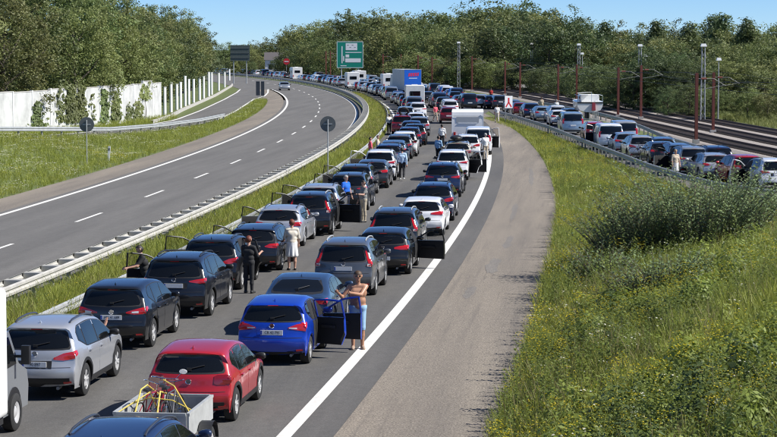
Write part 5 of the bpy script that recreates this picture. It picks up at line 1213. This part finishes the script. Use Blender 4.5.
def bicycle(x, y, z, rz, label, m, lean=0.0, mirror=False, s=1.0):
    t = thing('bicycle', label, 'bicycle', (x, y, z), rz); t.rotation_euler = (lean, 0, rz); t.scale = (s, s, s); r = .33
    for cx_ in (-.52, .52):
        ring = [(cx_ + r*math.cos(q), 0, r + r*math.sin(q)) for q in np.linspace(0, 2*math.pi, 25)]; w = MB().tube(ring, .021, 6, False).obj('wheel', M_tyre, t)
        sp_ = MB()
        for q in np.linspace(0, 2*math.pi, 14, endpoint=False): sp_.tube([(cx_, 0, r), (cx_ + r*.95*math.cos(q), 0, r + r*.95*math.sin(q))], .003, 3, False)
        sp_.tube([(cx_, -.04, r), (cx_, .04, r)], .025, 6); sp_.obj('spokes', M_chrome, w)
    A, B, C, D, E_ = (-.52, 0, .33), (-.06, 0, .29), (-.18, 0, .78), (.36, 0, .80), (.52, 0, .33)
    MB().tube([A, B], .014).tube([A, C], .012).tube([B, C], .018).tube([B, D], .02).tube([C, D], .018).tube([D, E_], .016).tube([C, (-.21, 0, .90)], .014).obj('frame', m, t)
    MB().tube([D, (.33, 0, .98)], .014).tube([(.20, -.29, 1.02), (.32, -.22, 1.0), (.33, 0, .98), (.32, .22, 1.0), (.20, .29, 1.02)], .012).obj('handlebar', M_chrome, t)
    MB().box((-.23, 0, .925), (.26, .13, .05), taper=.8).obj('saddle', M_black, t)
    MB().tube([(-.06, -.10, .29), (-.06, .10, .29)], .012).box((-.02, .13, .14), (.09, .08, .02)).box((-.10, -.13, .44), (.09, .08, .02)).tube([(-.06, .09, .29), (-.02, .10, .14)], .01).tube([(-.06, -.09, .29), (-.10, -.10, .44)], .01).obj('crank', M_chrome, t)
    if mirror:
        MB().tube([(.25, -.24, 1.02), (.15, -.36, 1.18)], .008).obj('mirror_stalk', M_chrome, t)
        MB().add([(.15 + .0, -.38 + .085*math.cos(q), 1.20 + .05*math.sin(q)) for q in np.linspace(0, 2*math.pi, 14, endpoint=False)] + [(.19, -.38 + .085*math.cos(q), 1.20 + .05*math.sin(q)) for q in np.linspace(0, 2*math.pi, 14, endpoint=False)], [tuple(range(14)), tuple(range(14, 28))] + [(i, (i+1) % 14, (i+1) % 14 + 14, i + 14) for i in range(14)]).obj('mirror', M_white, t)
    return t
def tr_at(dx, dy): c, s = math.cos(TRZ), math.sin(TRZ); return TR.x + dx*c - dy*s, TR.y + dx*s + dy*c
x, y = tr_at(-.10, 1.05); bicycle(x, y, .53, TRZ + R_(97), 'small red bicycle strapped upright in the trailer', M_bred, R_(6), True, .84)
x, y = tr_at(-.36, .95); bicycle(x, y, .53, TRZ + R_(80), 'dark red bicycle at the left of the trailer load', M_bred, R_(12), False, .78)
x, y = tr_at(.20, 1.0); bicycle(x, y, .53, TRZ + R_(84), 'dark bicycle leaning in the trailer beside the red one', M_bgrey, R_(-8), False, .80)
for k, pts in enumerate([[(-.30, .05, .93), (-.30, .5, 1.28), (-.28, .9, 1.30), (-.25, 1.9, .93)], [(.10, .05, .93), (.05, .5, 1.25), (.05, 1.9, .93)], [(-.62, .1, .93), (-.16, .6, 1.22), (-.05, 1.1, .62)], [(.62, .3, .93), (.24, .8, 1.30), (-.1, 1.4, 1.32)], [(-.62, .9, .93), (-.2, .7, 1.10), (.25, .6, 1.08), (.62, .5, .93)]]):
    q = [tr_at(a, b) + (c,) for a, b, c in pts]; o = MB().tube(q, .013, 5).obj('lashing_strap', M_strap); tag(o, ['yellow lashing strap lengthwise over the left bicycle', 'yellow lashing strap lengthwise over the middle bicycle', 'yellow lashing strap over the left of the trailer load', 'yellow lashing strap rising to the bicycle handlebar', 'yellow lashing strap across the middle of the trailer load'][k], 'strap')
# tarp trailer, roof box, rear bicycle
p = at_h(446, 183.5, .45); p.z = 0; rz = head(p.y); t = trailer(p.x, p.y, rz, 'trailer under a bulging white tarp in the right queue', 2.2, 1.4)
M_tarp = mat('tarp', (.74, .74, .72), .6, var=.08, bump=.3, bscale=4); g = []
for i, v in enumerate(np.linspace(-.05, 2.25, 12)):
    row = []
    for j, u in enumerate(np.linspace(-1, 1, 13)):
        hgt = .92 + .55*max(0, math.cos(u*1.45))*math.sin(math.pi*(i + .6)/12.2)**.6 + .05*math.sin(i*2.1 + j*1.7) + .07*math.sin(j*2.6 + i*.5)
        if abs(u) > .9: hgt = .62
        row.append((u*.74, v, hgt))
    g.append(row)
MB().grid(g).obj('tarp', M_tarp, t, 50)
p = at_h(454.5, 142, 1.47); rz = head(p.y); o = MB(); g = []
for v, k in ((0, .3), (.12, .75), (.4, .95), (1.0, 1), (1.5, .9), (1.8, .5)): g.append([(.40*k*math.cos(q) if True else 0, v, .20 + .17*k*math.sin(q)*(1.0 if math.sin(q) > 0 else .7)) for q in np.linspace(0, 2*math.pi, 14, endpoint=False)])
o.grid(g, closed=True); n_ = 14; o.f.append(tuple(range(14))); o.f.append(tuple(range(5*14, 6*14))); o.m += [0, 0]; o.box((0, .4, .02), (1.0, .05, .05)).box((0, 1.3, .02), (1.0, .05, .05))
o = o.obj('roof_box', M_black, None, 50); o.location = (p.x + .1, p.y + .4, 1.475); o.rotation_euler = (0, 0, rz); tag(o, 'black roof box on the beige estate car', 'roof box')
# boat on its trailer on the slip road
p = at_h(590, 128, 0); rz = slip_rz(p.y); t = thing('boat', 'white motor sailer boat with canopy on a road trailer', 'boat', (p.x, p.y, 0), rz)
st = [(0, 1.18, .62), (.8, 1.28, .55), (2.2, 1.30, .45), (3.8, 1.15, .42), (5.0, .75, .6), (5.9, .12, 1.1)]; g = []
for y, hw, keel in st: g.append([(sx*hw*f, y, 1.15 + keel*.45 + (2.35 + y*.03 - 1.15 - keel*.45)*z) for sx, f, z in ((-1, 1, 1), (-1, .96, .55), (-1, .80, .2), (-1, .3, .02), (1, .3, .02), (1, .80, .2), (1, .96, .55), (1, 1, 1))])
mb = MB().grid(g); mb.add(g[0], [tuple(range(8))]); mb.add([r[0] for r in g] + [r[7] for r in g], [(i, i+1, i+7, i+6) for i in range(5)]); mb.obj('hull', mat('gelcoat', (.80, .79, .76), .3, 0, .5, var=.05), t, 40)
rbox(MB(), (.12, 2.4, 2.66), (1.7, 2.6, .7), .2).obj('cabin', M_white, t, 40); MB().box((0, .02, 2.30), (2.36, .10, .14)).obj('rub_rail', M_black, t)
for s in (-1, 1): MB().prism([(1.5, 2.6), (1.7, 2.85), (3.2, 2.85), (3.3, 2.6)], .12 + s*.85, .12 + s*.865).obj('cabin_window', M_glass, t); MB().tube([(s*1.15, .1, 2.4), (s*1.15, .1, 2.95), (s*1.1, 2.5, 3.0), (s*.8, 4.6, 2.95)], .02, 5).obj('guard_rail', M_chrome, t)
MB().grid([[(x, y, 3.12 + .12*math.cos(x*1.2)) for y in (.05, .6, 1.3)] for x in np.linspace(-1.1, .2, 6)]).obj('canopy', M_tarp, t); MB().tube([(-1.05, .1, 2.4), (-1.05, .15, 3.15)], .02, 5).tube([(.15, .1, 2.4), (.15, .15, 3.2)], .02, 5).obj('canopy_frame', M_chrome, t)
MB().box((.3, -.12, 1.95), (.34, .3, .7), taper=.75).obj('outboard', mat('outboard_red', (.30, .04, .05), .4), t); MB().prism([(1.5, .8), (1.7, 1.4), (3.4, 1.4), (3.2, .8)], -.1, .1).obj('keel', M_black, t)
t = thing('boat_trailer', 'galvanised boat trailer carrying the white boat', 'trailer', (p.x, p.y, .012), rz)
for s in (-1, 1):
    MB().box((s*.75, 2.6, .62), (.1, 5.4, .14)).obj('frame_beam', M_zinc, t)
    for yy in (1.5, 2.3): wheel_on(t, s*1.02, yy, .32, s)
    for yy in (.5, 1.6, 2.8, 4.0): MB().box((s*.8, yy, 1.0), (.08, .08, .75)).obj('support', M_zinc, t)
    MB().box((s*.85, -.05, .55), (.3, .05, .12)).obj('tail_light', M_red, t)
MB().box((0, -.02, .55), (1.9, .05, .2)).obj('light_board', M_swhite, t); MB().box((0, 1.9, .70), (1.8, .1, .1)).box((0, 4.5, .70), (1.6, .1, .1)).obj('cross_beam', M_zinc, t); MB().tube([(0, 4.5, .6), (0, 6.6, .5)], .06, 6).obj('drawbar', M_zinc, t)
p = at_h(641, 152, .9); bicycle(p.x, p.y - .25, .55, slip_rz(p.y) + R_(2), 'bicycle hung on the tail rack of the silver crossover', M_bgrey)
p = at_h(404, 116, 1.6); ring = [(.36*math.cos(q), 0, .36*math.sin(q)) for q in np.linspace(0, 2*math.pi, 21)]; o = MB().tube(ring, .09, 7, False).obj('spare_wheel', M_tyre); o.location = (p.x, p.y + .8, 1.95); o.rotation_euler = (R_(35), 0, 0); tag(o, 'spare wheel on the roof of the dark red off-roader', 'wheel')
# far house behind the queue
p = at_y(277, 57, 560); t = thing('house', 'small white house behind the far queue', 'house', (p.x, 560, 0)); MB().box((0, 0, 2.0), (6, 5, 4)).obj('wall', M_white, t)
MB().prism([(-2.8, 4), (2.8, 4), (0, 6)], -3.3, 3.3).obj('roof', mat('roof_grey', (.10, .09, .09), .8), t)
for k in (-1.6, 0, 1.6): MB().box((k, -2.52, 2.2), (.9, .05, 1.2)).obj('window', M_glass, t)

# ---------------------------------------------------------------- people
def surface_nets(Fv, org, h):
    s = Fv < 0; nx_, ny_, nz_ = Fv.shape
    c = np.zeros((nx_-1, ny_-1, nz_-1), np.int8)
    for dx in (0, 1):
        for dy in (0, 1):
            for dz in (0, 1): c += s[dx:nx_-1+dx, dy:ny_-1+dy, dz:nz_-1+dz]
    act = (c > 0) & (c < 8); ids = -np.ones(act.shape, np.int64); ii = np.argwhere(act); ids[act] = np.arange(len(ii))
    acc = np.zeros((len(ii), 3)); cnt = np.zeros(len(ii)); corners = [(a, b, d) for a in (0, 1) for b in (0, 1) for d in (0, 1)]
    for a in corners:
        for ax in range(3):
            if a[ax]: continue
            b = list(a); b[ax] = 1
            fa = Fv[ii[:, 0]+a[0], ii[:, 1]+a[1], ii[:, 2]+a[2]]; fb = Fv[ii[:, 0]+b[0], ii[:, 1]+b[1], ii[:, 2]+b[2]]; k = (fa < 0) != (fb < 0)
            t = np.where(k, fa/np.where(k, fa - fb, 1), 0); q = np.tile(np.array(a, float), (len(ii), 1)); q[:, ax] = t
            acc += q*k[:, None]; cnt += k
    V = org + (ii + acc/cnt[:, None])*h; Fs = []
    for ax in range(3):
        o1, o2 = [(1, 2), (2, 0), (0, 1)][ax]
        sl0 = [slice(1, -1)]*3; sl0[ax] = slice(0, -1); sl1 = [slice(1, -1)]*3; sl1[ax] = slice(1, None)
        A, B = s[tuple(sl0)], s[tuple(sl1)]; e = np.argwhere(A != B)
        if not len(e): continue
        inside = A[tuple(e.T)]; base = e.copy(); base[:, o1] += 1; base[:, o2] += 1
        def cid(d1, d2): q = base.copy(); q[:, o1] -= d1; q[:, o2] -= d2; return ids[tuple(q.T)]
        quad = np.stack([cid(1, 1), cid(0, 1), cid(0, 0), cid(1, 0)], 1); quad[~inside] = quad[~inside][:, ::-1]; Fs.append(quad)
    return V, np.concatenate(Fs)
SKIN = mat('skin', (.48, .27, .19), .5); SKIN_T = mat('skin_tanned', (.40, .21, .13), .45)
def cloth(n, c): return mat('cloth_' + n, c, .85, var=.12, vscale=9)
HAIR = {k: mat('hair_' + k, c, .6) for k, c in dict(dark=(.02, .014, .01), brown=(.07, .04, .022), grey=(.30, .29, .27), red=(.14, .035, .015), blond=(.30, .20, .09)).items()}
def person(loc, rz, label, h=1.78, top='black', bottom='black', hair='dark', bare=False, shorts=False, arms=((.10, .25), (.10, .25)), stride=0.0, fat=1.0, res=.017, lean=0.0, skirt=False, sit=False, hat=None, glasses=False, reach=None, skin=None, z0=.012, shoes=(.03, .03, .03), sleeve=.55, dress=False):
    """front of the body faces local -y; arms = (swing forward, bend) in radians per side (right, left); reach = hand targets"""
    k = h/1.78; caps = []
    V3 = lambda *a: np.array(a, float)
    def cp(a, b, ra, rb, tagn): caps.append((np.array(a)*k, np.array(b)*k, ra*k, rb*k, tagn))
    hipz = .92; LN = lambda p: V3(p[0], p[1] - math.sin(lean)*(p[2] - hipz)*(p[2] > hipz), hipz + (p[2] - hipz)*(math.cos(lean) if p[2] > hipz else 1))
    cp(LN((-.075, 0, .96)), LN((.075, 0, .96)), .115*fat, .115*fat, 'hip'); cp(LN((0, 0, 1.0)), LN((0, .01, 1.22)), .125*fat, .135*fat, 'torso')
    cp(LN((-.07, .01, 1.28)), LN((.07, .01, 1.28)), .125*fat, .125*fat, 'torso'); cp(LN((-.055, 0, 1.10)), LN((.055, 0, 1.10)), .118*fat, .118*fat, 'torso'); cp(LN((-.13, .01, 1.42)), LN((.13, .01, 1.42)), .068, .068, 'torso')
    cp(LN((0, .015, 1.42)), LN((0, 0, 1.55)), .058, .052, 'neck')
    cp(LN((0, .012, 1.67)), LN((0, -.005, 1.69)), .092, .088, 'head'); cp(LN((0, -.03, 1.58)), LN((0, -.02, 1.64)), .05, .065, 'head'); cp(LN((0, -.098, 1.655)), LN((0, -.088, 1.68)), .014, .010, 'head')
    for s in (-1, 1): cp(LN((s*.09, .01, 1.64)), LN((s*.092, .015, 1.675)), .014, .016, 'head')
    for i, s in enumerate((1, -1)):
        sh = LN((s*.185, .015, 1.42)); sw, bd = arms[i]
        if reach and reach[i] is not None:
            hd = np.array(reach[i])/k; v = hd - sh; d = min(np.linalg.norm(v), .57); u = v/np.linalg.norm(v); hd = sh + u*d
            e_ = math.sqrt(max(0, .295**2 - (d/2)**2)); dn = V3(s*.5, .1, -1); dn -= u*dn.dot(u); dn /= np.linalg.norm(dn); el = sh + u*d/2 + dn*e_; wr_ = hd
        else:
            el = sh + V3(s*.06, -math.sin(sw)*.29, -math.cos(sw)*.29); a2 = sw + bd; wr_ = el + V3(s*.005, -math.sin(a2)*.26, -math.cos(a2)*.26)
        cp(sh, el, .056, .044, 'uarm'); cp(el, wr_, .043, .029, 'farm')
        u = (wr_ - el)/np.linalg.norm(wr_ - el); pm = wr_ + u*.085; cp(wr_, pm, .030, .036, 'hand'); sd = np.cross(u, V3(0, 1, .2)); sd /= np.linalg.norm(sd) + 1e-9; dn = np.cross(sd, u)
        for f, (o_, l_) in enumerate([(-.030, .068), (-.010, .078), (.010, .074), (.029, .058)]):
            a = pm + sd*o_ + u*.01; m_ = a + u*l_*.55 - dn*.006; cp(a, m_, .0105, .010, 'hand'); cp(m_, m_ + u*l_*.40 - dn*.028, .010, .0085, 'hand')
        cp(wr_ + u*.03 - sd*.025, wr_ + u*.075 - sd*.062 - dn*.01, .013, .010, 'hand')
        st_ = stride*s; hp = V3(s*.09, 0, .92)
        if sit: kn = hp + V3(s*.03, -.42, .02); an = kn + V3(0, -.02, -.42)
        else: kn = hp + V3(s*.015, -math.sin(st_)*.43, -math.cos(st_)*.43); sb = st_ - (abs(stride)*.9 if st_ < 0 else .02); an = kn + V3(0, -math.sin(sb)*.41, -math.cos(sb)*.41)
        cp(hp, kn, .088*fat, .060, 'thigh'); cp(kn, kn*.55 + an*.45 + V3(0, .018, 0), .056, .054, 'calf'); cp(kn*.55 + an*.45 + V3(0, .015, 0), an, .052, .036, 'calf'); cp(an + V3(0, .03, -.04), an + V3(s*.02, -.16, -.058), .042, .032, 'foot')
    if skirt or dress:
        for a in np.linspace(0, 2*math.pi, 8, endpoint=False): cp((.06*math.cos(a), .05*math.sin(a), 1.0), (.17*math.cos(a), .13*math.sin(a), .52), .10, .05, 'skirt')
    A = np.array([c[0] for c in caps]); B = np.array([c[1] for c in caps]); r_ = np.array([max(c[2], c[3]) for c in caps])[:, None]
    lo = np.minimum(A - r_, B - r_).min(0) - 3*res; hi = np.maximum(A + r_, B + r_).max(0) + 3*res
    dims = np.ceil((hi - lo)/res).astype(int) + 1; g = np.stack(np.meshgrid(*[lo[i] + np.arange(dims[i])*res for i in range(3)], indexing='ij'), -1)
    Fv = np.full(g.shape[:3], 1e3); kk = .022
    for a, b, ra, rb, tg in caps:                  # smooth union, evaluated only near each limb
        rm = max(ra, rb) + .09; l_ = np.maximum(0, np.floor((np.minimum(a, b) - rm - lo)/res).astype(int)); u_ = np.minimum(dims, np.ceil((np.maximum(a, b) + rm - lo)/res).astype(int) + 1)
        sl = tuple(slice(l_[i], u_[i]) for i in range(3)); q = g[sl]; ab = b - a; t = np.clip(((q - a) @ ab)/max(ab @ ab, 1e-9), 0, 1); d = np.linalg.norm(q - a - t[..., None]*ab, axis=-1) - (ra + (rb - ra)*t)
        k2 = .006 if tg == 'hand' else kk; o_ = Fv[sl]; hh = np.clip(.5 + .5*(o_ - d)/k2, 0, 1); Fv[sl] = np.where(o_ > 500, d, o_*(1 - hh) + d*hh - k2*hh*(1 - hh))
    Vv, Ff = surface_nets(Fv, lo, res)
    ctr = Vv[Ff].mean(1); D = np.stack([np.linalg.norm(ctr - a - (np.clip(((ctr - a) @ (b - a))/max((b - a) @ (b - a), 1e-9), 0, 1))[:, None]*(b - a), axis=1) - (ra + rb)/2 for a, b, ra, rb, _ in caps]); near = D.argmin(0); tags = np.array([c[4] for c in caps])[near]
    t = thing('person', label, 'person', (loc[0], loc[1], z0), rz)
    me = np_mesh('body', Vv, Ff, skin or SKIN, smooth=True); link('body', me, t)
    nrm = np.zeros(len(Vv)*3); me.vertices.foreach_get('normal', nrm.ravel()) if False else None
    e1 = Vv[Ff[:, 1]] - Vv[Ff[:, 0]]; e2 = Vv[Ff[:, 3]] - Vv[Ff[:, 0]]; fn = np.cross(e1, e2); vn = np.zeros_like(Vv)
    for j in range(4): np.add.at(vn, Ff[:, j], fn)
    vn /= np.linalg.norm(vn, axis=1)[:, None] + 1e-9
    if ((Vv - Vv.mean(0))*vn).sum() < 0: vn = -vn
    def layer(name, mask, m, infl):
        if mask.sum() < 4: return
        f = Ff[mask]; u, inv = np.unique(f, return_inverse=True); link(name, np_mesh(name, Vv[u] + vn[u]*infl, inv.reshape(-1, 4), m, smooth=True), t)
    cz = ctr[:, 2]/k; armt = (tags == 'uarm')
    if armt.any():
        pass
    if not bare:
        shx = np.abs(ctr[:, 0]/k); sl_ = armt if sleeve > .5 else armt & (cz > 1.25)
        m = (tags == 'torso') | sl_ | ((tags == 'hip') & (cz > .99)) | ((tags == 'farm') if sleeve > .9 else False) | ((tags == 'neck') & (cz < 1.46))
        if dress: m |= (tags == 'skirt') | (tags == 'hip')
        layer('shirt', m, cloth(top, CLO[top]), .011*k)
    if skirt: layer('skirt', (tags == 'skirt') | (tags == 'hip'), cloth(bottom, CLO[bottom]), .010)
    elif not dress: layer('shorts' if shorts else 'trousers', (((tags == 'hip') & (cz < 1.0)) | (tags == 'thigh') | ((tags == 'calf') & (not shorts))), cloth(bottom, CLO[bottom]), .009*k)
    layer('shoes', tags == 'foot', mat('shoe_%.2f' % shoes[0], shoes, .6), .008)
    hd = tags == 'head'; fr = ctr[:, 1]/k - (0 if not lean else -math.sin(lean)*.75)
    layer('hair', hd & ((cz - (0 if not lean else -(1 - math.cos(lean))*.75) > 1.705) | ((fr > .035) & (cz > 1.56))), HAIR[hair], .012)
    # eyes and mouth
    if res < .0165:
        q = LN((0, -.09, 1.665)); fm = MB()
        for s in (-1, 1): fm.box((q[0]*k + s*.034*k, q[1]*k + .008, q[2]*k), (.026, .02, .012))
        fm.obj('eyes', M_dark if not glasses else M_black, t); MB().box((0, q[1]*k + .006, (q[2] - .062)*k), (.045, .016, .008)).obj('mouth', mat('lips', (.30, .10, .09), .5), t)
        if glasses: MB().box((-.036*k, q[1]*k - .004, q[2]*k), (.058, .012, .034)).box((.036*k, q[1]*k - .004, q[2]*k), (.058, .012, .034)).box((0, q[1]*k - .004, q[2]*k + .008), (.02, .01, .008)).obj('sunglasses', M_black, t)
    return t
CLO = dict(black=(.018, .018, .02), cream=(.62, .56, .46), blue=(.01, .12, .55), grey=(.20, .20, .19), sky=(.42, .55, .70), navy=(.02, .03, .07), pink=(.62, .10, .14), white=(.72, .72, .70), red=(.5, .04, .04), khaki=(.42, .36, .26), jeans=(.05, .09, .18), beige=(.50, .42, .32), lightblue=(.30, .48, .68), green=(.05, .13, .06))
def pp(px, py): return at_h(px, py, .012)
AW = math.pi                                       # facing away from the camera (local front is -y)
q = at_h(357.5, 352, .012); q.y += .55; person(q, R_(4), 'bare chested man in sunglasses leaning on the blue hatchback door', 1.92, bare=True, bottom='lightblue', shorts=True, hair='brown', glasses=True, skin=SKIN_T, reach=((-.16, -.46, 1.42), (-.50, -.30, 1.42)), fat=1.08, res=.0115, shoes=(.35, .25, .18), lean=.06)
q = at_h(146, 268, 1.1); person((q.x, q.y), R_(-75), 'man in black T-shirt standing at the left door of a black SUV', 1.76, 'black', 'black', 'dark', arms=((.7, .7), (.5, .9)), lean=.25, res=.014, sleeve=.4)
q = pp(249, 293); person(q, R_(160), 'person in black with tied-back hair seen from behind by the black crossover', 1.72, 'black', 'black', 'red', arms=((.5, 1.4), (.4, 1.5)), res=.014, fat=.95)
q = pp(292, 270); person(q, R_(190), 'red-haired person in cream top and white skirt beside the silver estate', 1.68, 'cream', 'white', 'red', skirt=True, arms=((.3, .8), (.15, .3)), res=.015)
q = at_h(346, 195, .95); person((q.x, q.y), R_(50), 'grey-haired man in a bright blue shirt between the queues', 1.80, 'blue', 'navy', 'grey', res=.016, fat=1.12, sleeve=.4)
q = at_h(363.5, 201, .90); person((q.x, q.y), R_(-60), 'man in grey T-shirt and light trousers facing the blue-shirted man', 1.76, 'grey', 'khaki', 'dark', arms=((.6, 1.1), (.1, .3)), res=.016, sleeve=.4)
q = pp(402, 180.5); person(q, R_(178), 'man in pale blue shirt walking away between the queues', 1.82, 'sky', 'black', 'dark', stride=.32, arms=((.3, .2), (-.3, .2)), res=.018, sleeve=1, shoes=(.6, .6, .58))
q = at_h(370.5, 141, 1.45); person((q.x, q.y), R_(100), 'person in pink shirt standing at the median rail', 1.7, 'pink', 'jeans', 'dark', res=.02)
q = at_h(378, 142.5, 1.2); person((q.x, q.y), R_(80), 'person in beige beside the pink-shirted person at the median', 1.66, 'beige', 'navy', 'brown', res=.022)
q = at_h(389, 116.5, 1.5); person((q.x, q.y), R_(200), 'person in white on the median near the red off-roader', 1.72, 'white', 'black', 'dark', res=.022)
q = pp(435.5, 121.5); person(q, R_(30), 'woman in pink top walking between the far queues', 1.70, 'pink', 'beige', 'dark', shorts=True, stride=.25, res=.022)
q = at_h(442, 127.5, 1.55); person((q.x, q.y), R_(170), 'person in white shirt and dark trousers left of the caravan', 1.78, 'white', 'black', 'dark', res=.022)
q = at_h(438.5, 146, 1.1); person((q.x, q.y), R_(150), 'person in pale blue jacket beside the beige estate car', 1.74, 'lightblue', 'black', 'dark', res=.02)
q = at_h(480, 136, 1.6); person((q.x + .35, q.y), R_(200), 'grey-haired person in white at the white people carrier door', 1.78, 'white', 'beige', 'grey', res=.02)
q = pp(497, 122.5); person(q, R_(190), 'person in white walking on the hard shoulder near the sign', 1.76, 'white', 'cream', 'dark', res=.022, stride=.2)
q = pp(472.5, 108); person(q, R_(170), 'person in dark clothes standing at the merge, left of the silver SUV', 1.78, 'black', 'black', 'dark', res=.025)
q = pp(464.5, 104); person(q, R_(170), 'bare armed person in beige at the merge beside the black van', 1.78, 'beige', 'khaki', 'brown', res=.025)
q = pp(491, 101); person(q, R_(170), 'person in red shirt among the cars at the merge', 1.75, 'red', 'black', 'dark', res=.025)
q = at_h(675.5, 157, 1.25); person((q.x, q.y), R_(20), 'woman in white skirt and beige top standing at the slip road rail', 1.66, 'beige', 'white', 'blond', skirt=True, res=.017)
q = at_h(541.5, 99, 1.55); person((q.x, q.y), R_(180), 'person in beige far along the slip road', 1.75, 'beige', 'khaki', 'brown', res=.025)
q = at_h(556.5, 101, 1.6); person((q.x, q.y), R_(180), 'person in white beyond the white cars on the slip road', 1.75, 'white', 'white', 'grey', res=.025)
# forearm resting on the silver crossover's window sill
t = thing('person', 'driver resting a bare arm out of the silver crossover window', 'person', at_h(99, 333, .95)); pts = [Vector((-.22, .02, -.10)), Vector((-.02, 0, .06)), Vector((.16, .06, .17))]
MB().tube([(-.24, .0, -.06), (-.05, 0, -.02), (.10, .02, .14), (.14, .03, .20)], [.05, .046, .036, .03], 10).tube([(.13, .03, .18), (.16, .04, .27)], [.034, .036], 8).tube([(.15, .01, .26), (.16, 0, .33)], .011, 5).tube([(.17, .03, .27), (.18, .03, .35)], .011, 5).tube([(.17, .05, .27), (.19, .06, .345)], .011, 5).tube([(.17, .07, .26), (.18, .09, .32)], .010, 5).obj('body', SKIN, t, 60)
